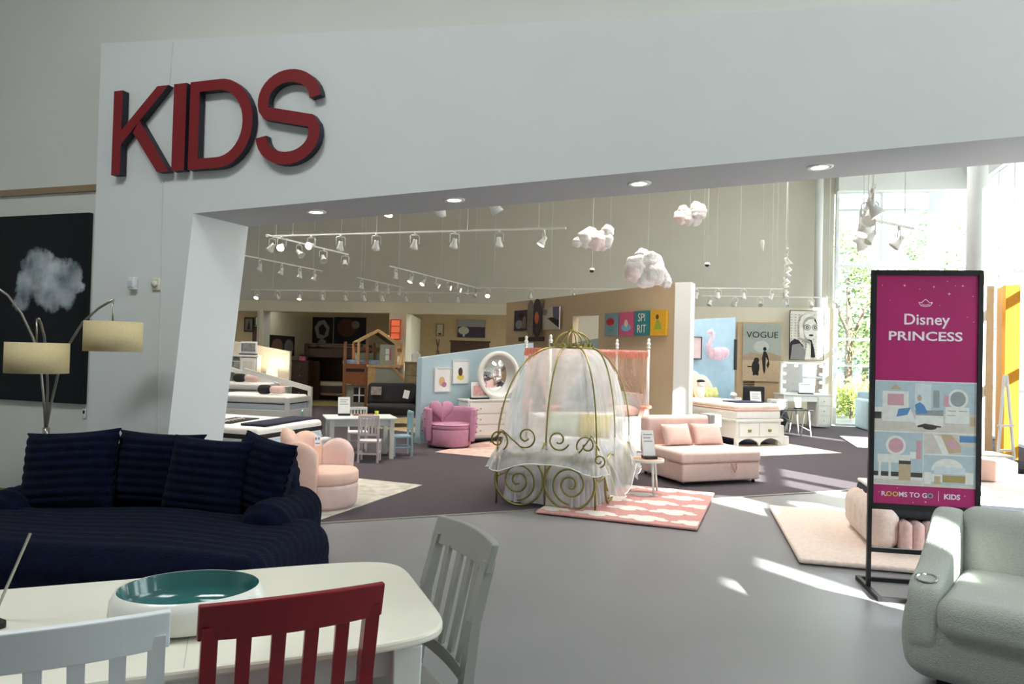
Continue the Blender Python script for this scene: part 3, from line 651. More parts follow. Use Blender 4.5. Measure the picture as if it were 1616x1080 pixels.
# ---- banner stand
def banner():
    pa = Vector((2.475, 4.90, 0)); pb = Vector((3.165, 4.78, 0)); W_ = (pb - pa).length; t = thing('banner_stand', 'black framed magenta princess advertising banner on a metal stand', 'banner stand', (pa + pb) / 2, math.atan2((pb - pa).y, (pb - pa).x)); h = W_ / 2
    for sx in (-1, 1):
        part('post', t, BLACKM, lambda b, x=sx * (h - .012): b.box(x - .013, x + .013, -.013, .013, .03, 2.2))
        part('foot', t, BLACKM, lambda b, x=sx * (h - .012): b.box(x - .014, x + .014, -.24, .24, 0, .03))
    part('base_bar', t, BLACKM, lambda b: b.box(-h, h, -.24, -.212, 0, .028)); part('base_bar', t, BLACKM, lambda b: b.box(-h, h, .212, .24, 0, .028))
    part('cross_rail', t, BLACKM, lambda b: b.box(-h + .02, h - .02, -.013, .013, .265, .295))
    Z0, Z1 = .56, 2.2
    f = part('picture_frame', t, BLACKM, lambda b: (b.box(-h + .02, h - .02, -.018, .018, Z1 - .035, Z1), b.box(-h + .02, h - .02, -.018, .018, Z0, Z0 + .04), b.box(-h, -h + .03, -.018, .018, Z0, Z1), b.box(h - .03, h, -.018, .018, Z0, Z1)))
    x0, x1 = -h + .03, h - .03; y = -.008
    g = part('graphic_panel', t, mat('magenta_print', (172, 30, 104), .4, var=.06, scale=3, coat=.2), lambda b: b.box(x0, x1, y, .01, Z0 + .04, Z1 - .035))
    zt_, zb_ = Z1 - .035, Z0 + .04; Hh = zt_ - zb_; U = lambda u: x0 + (x1 - x0) * u; V = lambda v: zt_ - Hh * v
    # photo collage (rooms), a flat print
    cols = {'wall': (178, 196, 204), 'white': (226, 226, 222), 'floor': (206, 200, 190), 'pinkk': (206, 160, 172), 'blue': (96, 140, 190), 'tan': (190, 170, 140), 'dark': (70, 66, 62), 'grey': (150, 156, 158), 'gold': (170, 150, 96), 'lt': (206, 216, 220)}
    keys = list(cols); ms = [mat('collage_' + k, cols[k], .4, var=.06, scale=30) for k in keys]; I = {k: i for i, k in enumerate(keys)}
    def coll(b):
        lay = [0]
        def P(m, pts): lay[0] += 1; b.flat([(U(u), V(v)) for u, v in pts], y - .0006 - .00002 * lay[0], I[m])
        P('white', rc(0, .462, 1, .918))
        P('wall', rc(0, .466, 1, .61)); P('floor', rc(0, .60, 1, .682)); P('lt', rc(.40, .47, .56, .60)); P('grey', rc(.58, .50, .64, .575))
        P('white', rc(.08, .508, .34, .64)); P('pinkk', rc(.13, .52, .29, .57)); P('tan', [(.15, .50), (.21, .478), (.27, .50)])
        P('white', [(.12, .575), (.36, .585), (.42, .645), (.14, .62)]); P('blue', [(.24, .585), (.36, .578), (.33, .61), (.22, .62)]); P('grey', [(.40, .59), (.68, .585), (.68, .61), (.42, .618)]); P('white', rc(.41, .61, .68, .655)); P('dark', [(.43, .655), (.5, .645), (.66, .655), (.66, .66), (.43, .662)])
        P('blue', [(.40, .565), (.45, .553), (.49, .565), (.53, .60), (.42, .605)]); P('tan', el(.445, .535, .022, .014)); P('dark', el(.55, .66, .07, .012))
        P('white', rc(.70, .57, .93, .64)); P('white', el(.82, .535, .10, .043)); P('grey', el(.82, .535, .075, .033)); P('pinkk', rc(.68, .52, .73, .57)); P('grey', rc(.72, .585, .80, .588)); P('grey', rc(.72, .605, .80, .608)); P('grey', rc(.83, .585, .91, .588)); P('tan', rc(.94, .61, .99, .65)); P('dark', rc(0, .60, .07, .63)); P('white', rc(0, .58, .08, .60))
        P('white', rc(0, .682, 1, .688)); P('wall', rc(0, .688, .485, .86)); P('dark', rc(0, .86, .485, .884)); P('white', rc(0, .88, .485, .918)); P('floor', rc(0, .893, .485, .915))
        P('white', el(.22, .745, .10, .043)); P('pinkk', el(.22, .745, .075, .032)); P('white', rc(.04, .785, .36, .82)); P('white', rc(.05, .82, .075, .885)); P('white', rc(.15, .82, .175, .89)); P('tan', rc(.25, .82, .37, .895)); P('dark', rc(.25, .81, .37, .825)); P('pinkk', rc(.42, .72, .47, .80)); P('white', rc(.36, .77, .42, .80))
        P('floor', rc(.495, .688, 1, .775)); P('white', [(.58, .688), (.66, .70), (.74, .775), (.68, .775)]); P('tan', [(.66, .69), (.76, .69), (.9, .76), (.74, .772)]); P('blue', rc(.84, .692, 1, .72)); P('pinkk', [(.70, .715), (.78, .71), (.84, .745), (.76, .75)]); P('wall', rc(.86, .74, 1, .775))
        P('white', rc(.485, .682, .495, .918)); P('white', rc(.495, .775, 1, .78)); P('wall', rc(.495, .78, 1, .918)); P('white', el(.73, .845, .16, .052, a0=PI, a1=2 * PI)); P('lt', rc(.60, .83, .90, .86)); P('gold', rc(.68, .865, .9, .895)); P('white', rc(.57, .862, .68, .895)); P('tan', rc(.6, .87, .66, .905)); P('white', rc(.90, .85, .98, .90)); P('white', rc(.5, .855, .57, .905)); P('floor', rc(.495, .905, 1, .918))
        for u in (.70, .75, .80, .85): P('gold', el(U and u, .885, .018, .011))
    part('room_photo_collage', g, ms, coll)
    wt = mat('white_ink', (238, 226, 236), .5)
    def stars(b):
        rnd = random.Random(3)
        for u, v, r in [(.06, .045, .006), (.28, .045, .013), (.43, .06, .006), (.57, .05, .010), (.70, .025, .006), (.72, .08, .014), (.78, .045, .005), (.85, .045, .011), (.95, .09, .006), (.14, .11, .004), (.63, .13, .005), (.90, .18, .005), (.96, .20, .005), (.70, .20, .005), (.24, .93, .006), (.06, .95, .006), (.13, .965, .01), (.4, .99, .006), (.52, .985, .01), (.9, .95, .006)]:
            pts = []
            for i in range(16): rr = r if i % 4 == 0 else r * .35; pts.append((U(u) + rr * math.cos(i * PI / 8), V(v) + rr * math.sin(i * PI / 8)))
            b.flat(pts, y - .0007)
    part('sparkles', g, mat('sparkle_ink', (244, 200, 190), .5), stars)
    def crown(b):
        c0 = (U(.49), V(.125)); k = .032
        pts = [(-.95, -.35), (-1.35, .35), (-.75, .25), (-.5, .6), (0, 1.0), (.5, .6), (.75, .25), (1.35, .35), (.95, -.35), (0, -.55)]
        for (a, b2) in zip(pts, pts[1:] + pts[:1]):
            b.bar((c0[0] + a[0] * k, y - .001, c0[1] + a[1] * k), (c0[0] + b2[0] * k, y - .001, c0[1] + b2[1] * k), .005, .0008, 0, (0, 1, 0)) if False else b.tube([(c0[0] + a[0] * k, y - .0006, c0[1] + a[1] * k), (c0[0] + b2[0] * k, y - .0006, c0[1] + b2[1] * k)], .0024, 6)
        b.tube([(c0[0] - k * .8, y - .0006, c0[1] - k * .1), (c0[0], y - .0006, c0[1] - k * .25), (c0[0] + k * .8, y - .0006, c0[1] - k * .1)], .002, 6)
    part('crown_emblem', g, wt, crown)
    text('Disney', .105, wt, g, (U(.5), y - .001, V(.195)), bold=.0012)
    text('PRINCESS', .086, wt, g, (U(.49), y - .001, V(.268)), xs=1.28, bold=.0015)
    xc = U(.085)
    for body, mm in [('R', wt), ('O', mat('ink_yellow', (226, 196, 60), .5)), ('O', mat('ink_gold', (214, 200, 90), .5)), ('MS TO G', wt), ('O', mat('ink_teal', (90, 190, 190), .5))]:
        o = text(body, .046, mm, g, (0, y - .001, V(.958)), align='LEFT', bold=.0006); xs_ = [v.co.x for v in o.data.vertices]; o.location.x = xc - min(xs_); xc += max(xs_) - min(xs_) + .0045
    text('KIDS', .048, wt, g, (U(.775), y - .001, V(.958)), bold=.0014)
    part('divider_line', g, wt, lambda b: b.flat(rc(U(.645), V(.978), U(.649), V(.934)), y - .001))
banner()
# ---- sage boucle armchair
def armchair():
    t = thing('armchair', 'sage grey boucle armchair with a cup holder in its arm', 'armchair', (2.575, 3.44, 0), R(-40.5))
    W_ = .98; h = W_ / 2
    part('base', t, BOUCLE, lambda b: b.rbox((0, 0, .255), (W_, .86, .40), .09, 5, 18, fn=lambda p, n: .025 * (1 - (p.z / .2) ** 2) * (abs(n.x) + abs(n.y)) - .05 * max(0, -p.z - .1) * (abs(n.x) + abs(n.y))))
    part('seat_cushion', t, BOUCLE, lambda b: b.rbox((0.0, -.12, .39), (W_ - .27, .80, .17), .07, 4, 14, fn=lambda p, n: .018 * max(0, n.z) * math.cos(p.x * 3)))
    part('backrest', t, BOUCLE, lambda b: b.rbox((.0, .27, .575), (W_ - .24, .22, .44), .085, 5, 14, M=Matrix()))
    for sx in (-1, 1):
        def arm(b, sx=sx):
            # side profile in (y, z), swept across the arm width with rounded edges
            prof = [(-.46, .12), (-.475, .3), (-.47, .44), (-.44, .505), (-.36, .525), (-.22, .55), (-.08, .62), (.06, .70), (.15, .765), (.23, .785), (.31, .77), (.36, .70), (.38, .55), (.39, .3), (.38, .12)]
            cy_ = sum(p[0] for p in prof) / len(prof); cz = .42
            wd = .15; xs_ = [(-1, .90), (-.86, .965), (-.55, 1.0), (.55, 1.0), (.86, .965), (1, .90)]; n = len(prof); vs_ = []; fs = []
            for u, k in xs_:
                for (yy, zz) in prof: vs_.append((sx * (h - wd / 2) + u * wd / 2, cy_ + (yy - cy_) * k, cz + (zz - cz) * k))
            for i in range(len(xs_) - 1):
                for j in range(n): j2 = (j + 1) % n; fs.append((i * n + j, (i + 1) * n + j, (i + 1) * n + j2, i * n + j2))
            fs += [tuple(range(n)), tuple(range((len(xs_) - 1) * n, len(xs_) * n))[::-1]]
            b.add(vs_, fs, 0, True)
        a = part('arm', t, BOUCLE, arm, subsurf=2)
        if sx < 0:
            def cup(b): b.lathe([(.046, .002), (.05, .008), (.043, .008), (.041, -.03), (0, -.032)], 28)
            o = part('cup_holder', a, mat('polished_steel', (200, 200, 200), .12, metal=1), cup); o.location = (-(h - .075), -.36, .523); o.rotation_euler = (R(10), 0, 0)
    part('plinth', t, BLACKM, lambda b: b.box(-h + .12, h - .12, -.34, .34, 0, .07))
armchair()
# ---- rugs
def rug(name, label, quad, m, th=.018, fringe=None):
    a = Vector((*quad[0], 0)); b_ = Vector((*quad[1], 0)); d = Vector((*quad[3], 0)); rz = math.atan2((b_ - a).y, (b_ - a).x); t = thing(name, label, 'rug', (*quad[0], .0085), rz)
    L_ = (b_ - a).length; W_ = (d - a).length
    part('pile', t, m, lambda b: b.rbox((L_ / 2, W_ / 2, th / 2), (L_, W_, th), th * .45, 2, 1)); return t, L_, W_
g = Vector((.927, .37)); gp = Vector((-.37, .927))
t, Lr, Wr = rug('cream_rug', 'cream plush rug under the pink ribbed lounger', [(2.24, 5.46), (4.3, 4.95), None, (2.98, 7.38)], PLUSHC, .04)
# cloud rug
t, Lr, Wr = rug('cloud_rug', 'pink rug with white clouds beside the carriage bed', [(.27, 6.95), (1.71, 6.41), None, (.93, 8.70)], mat('dusty_pink_pile', (214, 160, 156), .98, var=.12, scale=50, bump=.8, bscale=160, spec=.1), .024)
WPILE = mat('white_pile', (240, 234, 228), .98, var=.08, scale=50, bump=.8, bscale=160, spec=.1)
def cloud_motif(x, y, k):
    def f(b):
        for i, (dx, dy, rr) in enumerate([(0, 0, .085), (.10, .03, .07), (-.10, -.02, .06), (.05, .06, .07), (-.05, .05, .06), (.03, -.05, .075), (.15, -.01, .045)]):
            e = [(min(Lr - .01, max(.01, px)), min(Wr - .01, max(.01, py))) for px, py in el(x + dx * k * 1.1, y + dy * k, rr * k, rr * k * .72, 16)]
            b.add([(p[0], p[1], .0252 + .0001 * i) for p in e], [tuple(range(16))])
    part('cloud_motif', t, WPILE, f, weld=False)
for r_ in range(5):
    for c_ in range(4):
        x = .10 + c_ * .45 + (r_ % 2) * .22
        if x < Lr + .05: cloud_motif(x, .17 + r_ * .39, 1.0 + .12 * ((r_ * 3 + c_) % 3))
# rug under the shell chair, rugs in the displays
tip = Vector((-1.06, 8.26)); q1 = tip + Vector((-.33, -.944)) * 2.1; q0 = q1 + Vector((-.93, .36)) * 1.6; q3 = tip + Vector((-.93, .36)) * 1.6
rug('grey_rug', 'pale grey mottled rug under the blush shell chair', [tuple(q0), tuple(q1), None, tuple(q3)], mat('mottled_pile', (190, 186, 176), .98, var=.22, scale=7, bump=.5, bscale=150, spec=.1), .010)
pa = Vector((3.33, 11.23)); rug('floral_rug', 'cream rug with pink edge under the storage bed', [tuple(pa), tuple(pa + g * 2.55), None, tuple(pa + gp * 1.3)], mat('cream_pink_pile', (222, 206, 196), .98, var=.12, scale=6, bump=.4, bscale=150, spec=.1), .010)
pa = Vector((6.38, 13.05)); rug('white_rug', 'small white rug by the pale blue daybed', [tuple(pa), (7.9, 12.6), None, (7.05, 14.95)], mat('white_rug_pile', (236, 236, 232), .98, var=.05, bump=.4, bscale=150, spec=.1), .015)
pa = Vector((-2.3, 13.35)); rug('beige_rug', 'beige patterned rug under the black futon', [(-3.7, 14.9), (-1.55, 13.4), None, (-2.3, 16.6)], mat('beige_pattern_pile', (196, 176, 140), .98, var=.2, scale=9, bump=.4, bscale=150, spec=.1), .010)
rug('olive_rug', 'olive rug in front of the dark bunk bed', [(-7.4, 19.7), (-4.2, 19.3), None, (-7.2, 21.6)], mat('olive_pile', (128, 118, 72), .98, var=.2, scale=9), .010)
pa = at_px(690, 11.25); rug('pink_rug', 'pale pink rug under the heart chair and white dresser', [(-1.15, 11.0), (.6, 10.15), None, (-.3, 12.75)], mat('pale_pink_pile', (214, 182, 172), .98, var=.2, scale=8, bump=.4, bscale=150, spec=.1), .008)
# ---- pink ribbed floor lounger with dark quilted mattress
def lounger():
    t = thing('floor_lounger', 'blush ribbed plush floor lounger on the cream rug', 'lounger', (2.95, 5.72, .05), R(-14))
    part('headrest_roll', t, PLUSHC, lambda b: b.rbox((.08, .5, .18), (.24, 1.0, .36), .11, 5, 16, fn=lambda p, n: .008 * math.sin(p.y * 30)))
    ribm = mat('blush_rib_plush', (226, 196, 190), .95, var=.08, scale=30, bump=.4, bscale=120, sheen=.2)
    for i in range(10):
        x = .235 + i * .088; part('rib', t, ribm, lambda b, x=x: b.rbox((x, .5, .125), (.092, 1.04, .25), .044, 4, 1))
    q = thing('quilted_mattress', 'dark grey quilted mattress folded on the pink lounger', 'mattress', (2.95, 5.72, .05), R(-14))
    part('quilt', q, mat('slate_quilt', (44, 46, 56), .85, var=.12, scale=20, bump=.6, bscale=24), lambda b: b.rbox((.60, .54, .335), (1.06, .96, .15), .05, 3, 1))
    part('white_top', q, MATT, lambda b: b.rbox((.60, .56, .418), (1.04, .92, .03), .014, 2, 1))
lounger()
# ---- shell chair
def shell_chair():
    c0 = PZ(521, 800, 0); t = thing('shell_chair', 'blush scalloped shell armchair with a hanging tag next to the sofa', 'armchair', (-1.80, 7.02, .019), R(62))
    # local -Y is the facing side
    part('base', t, PINKP, lambda b: b.lathe([(0, .02), (.30, .02), (.315, .04), (.325, .2), (.32, .235), (0, .235)], 48, sy=.95))
    part('foot_ring', t, mat('pink_trim', (214, 176, 166), .8), lambda b: b.lathe([(0, 0), (.28, 0), (.29, .02), (0, .02)], 40, sy=.95))
    part('seat_cushion', t, BLUSH, lambda b: b.lathe([(0, .235), (.318, .235), (.328, .26), (.325, .335), (.305, .358), (.15, .368), (0, .37)], 48, sy=.95))
    a0, a1 = R(-5), R(212); nl = 4
    for k in range(nl):
        def lobe(b, k=k):
            n = 14; vs_ = []; fs = []
            for i in range(n + 1):
                u = i / n; a = a0 + (a1 - a0) * (k + u) / nl; ph = (k + .5) / nl; peak = (.62, .70, .76, .66)[k]
                lo_ = .22
                top = peak - .10 * (2 * u - 1) ** 2 - .0; bul = .03 * math.sin(PI * u)
                prof = [(.335 + .0, .05), (.365 + bul, .15), (.385 + bul, top * .55), (.40 + bul, top - .06), (.385 + bul, top - .01), (.345 + bul, top), (.31, top - .03), (.295 - bul * .3, top - .10), (.29 - bul * .5, .36), (.29, .25)]
                for r_, z in prof: vs_.append((r_ * math.cos(a), r_ * math.sin(a) * .98 + .02, z))
            m_ = 10
            for i in range(n):
                for j in range(m_): j2 = (j + 1) % m_; fs.append((i * m_ + j, (i + 1) * m_ + j, (i + 1) * m_ + j2, i * m_ + j2))
            fs += [tuple(range(m_)), tuple(range(n * m_, n * m_ + m_))[::-1]]
            b.add(vs_, fs, 0, True)
        part('shell_petal', t, BLUSH if k in (1, 2, 3) else PINKP, lobe)
    g_ = part('price_tag', t, PAPER, lambda b: b.box(-.03, .03, -.003, .003, -.05, .05)); g_.location = (.28 * math.cos(R(62)), .28 * math.sin(R(62)), .60); g_.rotation_euler = (R(-6), 0, R(-28))
    part('tag_print', g_, mat('tag_blue', (110, 130, 170), .6), lambda b: (b.flat(rc(-.024, .01, -.006, .035), -.0035), b.flat(rc(.006, .012, .024, .035), -.0035), b.flat(rc(-.024, -.03, .024, -.02), -.0035)))
shell_chair()
# ---- pink sofa bed
def sofa_bed():
    t = thing('sofa_bed', 'blush pink sofa bed with a pull strap beside the white stool', 'sofa bed', (2.1, 8.63, .008), R(20.6))
    W_, D_ = 1.17, .98
    part('base', t, PINKP, lambda b: b.rbox((W_ / 2, D_ / 2, .155), (W_, D_, .23), .03, 3, 1))
    part('seat', t, PINKP, lambda b: b.rbox((W_ / 2, D_ * .42, .335), (W_ + .02, D_ * .86, .14), .04, 4, 1))
    part('seam', t, mat('pink_seam', (196, 150, 142), .9), lambda b: b.box(-.004, W_ + .004, -.004, .3, .262, .268))
    part('backrest', t, PINKP, lambda b: b.rbox((W_ / 2, D_ - .06, .53), (W_, .2, .50), .06, 4, 1, M=Matrix()))
    part('pull_strap', t, mat('pink_strap', (222, 170, 160), .9), lambda b: b.tube([(W_ * .62, -.005, .255), (W_ * .63, -.03, .2), (W_ * .65, -.028, .15), (W_ * .67, -.03, .2), (W_ * .68, -.005, .255)], .008, 6))
    for x in (.06, W_ - .06):
        for y in (.06, D_ - .06): part('leg', t, BLACKM, lambda b, x=x, y=y: b.cyl((x, y, 0), (x, y, .05), .02))
    part('tablet_pocket', t, mat('grey_felt', (150, 152, 154), .9), lambda b: b.box(W_ - .20, W_ - .02, D_ - .17, D_ + .05, .70, .79) and b.rbox((W_ - .10, D_ - .168, .70), (.20, .02, .17), .008, 2))
    for k, (x, rz_, lb_) in enumerate([(.36, 4, 'blush lumbar pillow on the pink sofa bed nearest the stool'), (.84, -3, 'blush lumbar pillow on the pink sofa bed by its grey pocket')]):
        o = MB().pillow(.44, .30, .15, nu=16, nv=14).build('lumbar_pillow', PINKP)
        o.matrix_world = Matrix.Translation(t.location) @ Euler((0, 0, t.rotation_euler.z)).to_matrix().to_4x4() @ Matrix.Translation((x, D_ * .68, .545)) @ Euler((R(-24), 0, R(rz_))).to_matrix().to_4x4()
        tag(o, lb_, 'pillow', 'pillows on the pink sofa bed')
sofa_bed()
# ---- white stool and its sign
sc0 = PZ(1022, 726, .40)
def stool():
    t = thing('stool', 'round stool with wood top and white legs beside the sofa bed', 'stool', (sc0.x, sc0.y, .034))
    part('top', t, mat('stool_wood', (206, 160, 122), .5, var=.08), lambda b: b.lathe([(0, .372), (.172, .372), (.172, .378), (0, .378)], 36)); part('rim', t, WHITE, lambda b: b.lathe([(.165, .35), (.185, .35), (.185, .382), (.172, .382), (.172, .372), (.165, .372)], 36)); part('underside', t, WHITE, lambda b: b.lathe([(0, .355), (.17, .355)], 36))
    for k in range(3):
        a = R(-90 + 120 * k + 12); part('leg', t, WHITE, lambda b, a=a: b.cyl((.19 * math.cos(a), .19 * math.sin(a), 0), (.13 * math.cos(a), .13 * math.sin(a), .36), .011, .016))
stool()
sign_stand('white price card in black base on the round stool', (sc0.x + .02, sc0.y, .417), R(14), .15, .30, 16)

# ---- carriage canopy bed
VEIL = sheer('white_tulle', (250, 252, 254), .42, 6); VEIL2 = sheer('white_tulle_skirt', (248, 250, 252), 1.0, 9)
def carriage():
    t = thing('carriage_bed', 'gold wire carriage canopy bed draped in white tulle', 'bed', (.69, 8.17, .008), R(-18.5))
    hx, hy, zr, zt_ = .52, 1.0, .66, 1.64
    ends = [(-hx, -hy), (0, -hy), (hx, -hy), (hx, 0), (hx, hy), (0, hy), (-hx, hy), (-hx, 0)]
    def rib_pts(ex, ey, k=1.0, z0=zr, n=18):
        out = []
        for i in range(n + 1):
            a = PI / 2 * i / n; f_ = .22 + .78 * math.sin(a) ** .9; L_ = math.hypot(ex, ey); rx = (ex / L_ * .225) * (1 - math.sin(a) ** .85) + ex * k * math.sin(a) ** .85; ry = (ey / L_ * .225) * (1 - math.sin(a) ** .85) + ey * k * math.sin(a) ** .85
            out.append((rx, ry, z0 + (zt_ - z0) * max(0, math.cos(a)) ** 1.15))
        return out
    for e in ends: part('canopy_rib', t, GOLD, lambda b, e=e: b.tube(rib_pts(*e), .009, 8))
    for e in ends: part('post', t, GOLD, lambda b, e=e: b.tube([(e[0], e[1], .0), (e[0], e[1], zr)], .011, 8))
    def ring(b, rx, ry, z, r=.009, n=40): b.tube([(rx * math.cos(2 * PI * i / n), ry * math.sin(2 * PI * i / n), z) for i in range(n)], r, 6, closed=True)
    part('crown_ring', t, GOLD, lambda b: ring(b, .235, .235, zt_, .012))
    cr = part('crown', t, GOLD, lambda b: [b.tube([(.22 * math.cos(a) * math.cos(p), .22 * math.sin(a) * math.cos(p), zt_ + .02 + .165 * math.sin(p)) for p in [R(k * 10) for k in range(10)]], .008, 6) for a in [2 * PI * i / 8 for i in range(8)]])
    part('finial', cr, GOLD, lambda b: b.lathe([(0, .0), (.055, .0), (.06, .015), (.02, .03), (.016, .06), (.008, .075), (.011, .1), (0, .12)], 16, (0, 0, zt_ + .175)))
    part('crown_leaves', cr, GOLD, lambda b: [b.cb((.24 * math.cos(a), .24 * math.sin(a), zt_ + .025), (.02, .035, .045), rot=(0, R(20), a)) for a in [2 * PI * i / 18 for i in range(18)]])['kind'] = 'stuff'
    # spiral wheels
    def spiral(c, r, ax, turns=2.4, d=1, n=90):
        out = []
        for i in range(n + 1):
            u = i / n; a = -PI / 2 + d * 2 * PI * turns * u; rr = r * (1 - .86 * u ** .9); x = c[0] + rr * math.cos(a); z = c[1] + rr * math.sin(a)
            out.append((x, ax, z))
        return out
    def ringp(c, r, ax, n=40): return [(c[0] + r * math.cos(2 * PI * i / n), ax, c[1] + r * math.sin(2 * PI * i / n)) for i in range(n)]
    for (x, d) in [(-.265, 1), (.265, -1)]:
        for y in (-hy - .05,):
            wv = part('spiral_wheel', t, GOLD, lambda b: b.tube(ringp((x, .272), .258, y), .0125, 8, closed=True))
            part('spiral', wv, GOLD, lambda b: b.tube(spiral((x - .01 * d, .262), .2, y, 2.1, d), .0105, 8))
    for (yy, d) in [(-.55, 1), (.55, -1)]:
        def side(b, pts): b.tube([(hx + .05, p[0] + yy, p[2]) for p in pts], .0115, 8)
        wv = part('spiral_wheel', t, GOLD, lambda b: b.tube([(hx + .06, p[0] + yy, p[2]) for p in ringp((0, .272), .258, 0)], .0125, 8, closed=True)); part('spiral', wv, GOLD, lambda b: side(b, spiral((0, .262), .2, 0, 2.1, d)))
    def scroll(p, ctrl, r=.009):
        pts = []
        for i in range(len(ctrl) - 1):
            pass
        return p
    def curl(cx, cz, r, a0, a1, shrink=.75, n=40, y=-hy - .05): return [(cx + r * (1 - shrink * i / n) * math.cos(R(a0 + (a1 - a0) * i / n)), y, cz + r * (1 - shrink * i / n) * math.sin(R(a0 + (a1 - a0) * i / n))) for i in range(n + 1)]
    S_ = [curl(-.50, .66, .115, -60, 380), curl(.43, .66, .11, 240, -200), curl(-.2, .71, .115, -120, 330), curl(.14, .70, .115, -20, -480), curl(.56, .52, .065, -80, 360)]
    S_ += [[(-.58, -hy - .05, .63), (-.45, -hy - .05, .76), (-.3, -hy - .05, .64), (-.16, -hy - .05, .53), (-.04, -hy - .05, .56), (.0, -hy - .05, .66)], [(-.42, -hy - .05, .56), (-.3, -hy - .05, .5), (-.2, -hy - .05, .53)], [(.02, -hy - .05, .6), (.1, -hy - .05, .53), (.25, -hy - .05, .5), (.37, -hy - .05, .6), (.48, -hy - .05, .76), (.56, -hy - .05, .62)], [(.2, -hy - .05, .55), (.38, -hy - .05, .49), (.5, -hy - .05, .52)]]
    for q in S_: part('scroll', t, GOLD, lambda b, q=q: b.tube(q, .009, 8))
    part('mattress_frame', t, GOLD, lambda b: [b.tube([(sx * hx, -hy, z), (sx * hx, hy, z)], .011, 8) for sx in (-1, 1) for z in (.28,)] + [b.tube([(-hx, sy * hy, z), (hx, sy * hy, z)], .011, 8) for sy in (1,) for z in (.28,)])
    part('mattress', t, MATT, lambda b: b.rbox((0, 0, .40), (.98, 1.92, .22), .06, 4, 1))
    part('comforter', t, mat('silver_quilt', (176, 176, 178), .7, var=.2, scale=10, bump=.5, bscale=30), lambda b: b.rbox((0, -.25, .50), (1.03, 1.46, .09), .045, 4, 16, fn=lambda p, n: .01 * math.sin(p.x * 14) * math.sin(p.y * 11)))
    # veil: ruffled tulle around the ribs
    def veil(b, z_hem, out, n=170, m=26, seed=0, amp=.02):
        rnd = random.Random(seed); ph = [rnd.random() * 6.28 for _ in range(6)]; vs_ = []; fs = []
        for i in range(n):
            a = 2 * PI * i / n; ca, sa = math.cos(a), math.sin(a); nn = 11
            ex = (hx + out) * math.copysign(abs(ca) ** (2 / nn), ca); ey = (hy + out) * math.copysign(abs(sa) ** (2 / nn), sa)
            base = rib_pts(ex, ey, n=m)
            hem = z_hem + .05 * math.sin(a * 3 + ph[0]) + .03 * math.sin(a * 7 + ph[1]) - (.22 if (.0 < a < 1.6 or a > 5.6) else 0) * 1.0
            n2 = 3.6; hx2 = (hx + .20) * math.copysign(abs(ca) ** (2 / n2), ca); hy2 = (hy + .18) * math.copysign(abs(sa) ** (2 / n2), sa)
            col = [Vector(p) for p in base] + [Vector((ex + (hx2 - ex) * k / 6, ey + (hy2 - ey) * k / 6, zr + (max(.06, hem) - zr) * k / 6)) for k in range(1, 7)]
            for k, p in enumerate(col):
                f_ = k / len(col); rip = amp * f_ * (math.sin(a * 26 + ph[2] + f_ * 1.5) + .6 * math.sin(a * 47 + ph[3])); q = Vector((p.x, p.y, 0)).normalized() * rip
                kk = .985 if k <= m else .985 + .05 * min(1, (k - m) / 3); vs_.append((p.x * kk + q.x * (1 if k > m else .45), p.y * kk + q.y * (1 if k > m else .45), p.z - .012))
        M2 = len(vs_) // n
        for i in range(n):
            i2 = (i + 1) % n
            for k in range(M2 - 1): fs.append((i * M2 + k, i2 * M2 + k, i2 * M2 + k + 1, i * M2 + k + 1))
        b.add(vs_, fs, 0, True)
    v = part('tulle_canopy', t, VEIL, lambda b: veil(b, .40, .0, seed=2))
    # white ribbon hem that follows the veil's last row
    me = v.data; 
    def hem(b):
        n = 170; B = MB(); veil(B, .40, .0, seed=2); M2 = len(B.v) // n
        b.tube([Vector(B.v[i * M2 + M2 - 1]) for i in range(n)], .006, 6, closed=True)
    part('ribbon_hem', v, mat('satin_ribbon', (242, 242, 244), .5), hem)
    def skirt(b):
        n = 220; vs_ = []; fs = []
        for i in range(n):
            a = 2 * PI * i / n; ca, sa = math.cos(a), math.sin(a); nn = 5
            for k in range(6):
                f_ = k / 5; o_ = .0 + .035 * f_ + .018 * math.sin(a * 40) * (.4 + f_)
                vs_.append(((hx - .03 + o_) * math.copysign(abs(ca) ** (2 / nn), ca), (hy - .03 + o_) * math.copysign(abs(sa) ** (2 / nn), sa), .36 - .33 * f_))
        for i in range(n):
            i2 = (i + 1) % n
            for k in range(5): fs.append((i * 6 + k, i2 * 6 + k, i2 * 6 + k + 1, i * 6 + k + 1))
        b.add(vs_, fs, 0, True)
    part('tulle_skirt', t, VEIL2, skirt)
    W0 = Matrix.Translation(t.location) @ Euler((0, 0, t.rotation_euler.z)).to_matrix().to_4x4()
    for (x, c_, nm, lb_) in [(-.22, (216, 222, 200), 'green_pillow', 'pale green pillow inside the tulle carriage bed'), (.16, (226, 206, 120), 'yellow_pillow', 'pale yellow pillow inside the tulle carriage bed')]:
        o = MB().pillow(.42, .34, .14, nu=12, nv=12).build(nm, mat(nm + '_fabric', c_, .9, var=.15, scale=14)); o.matrix_world = W0 @ Matrix.Translation((x, .60, .70)) @ Euler((R(-35), 0, 0)).to_matrix().to_4x4(); tag(o, lb_, 'pillow', 'pillows in the carriage bed')
carriage()
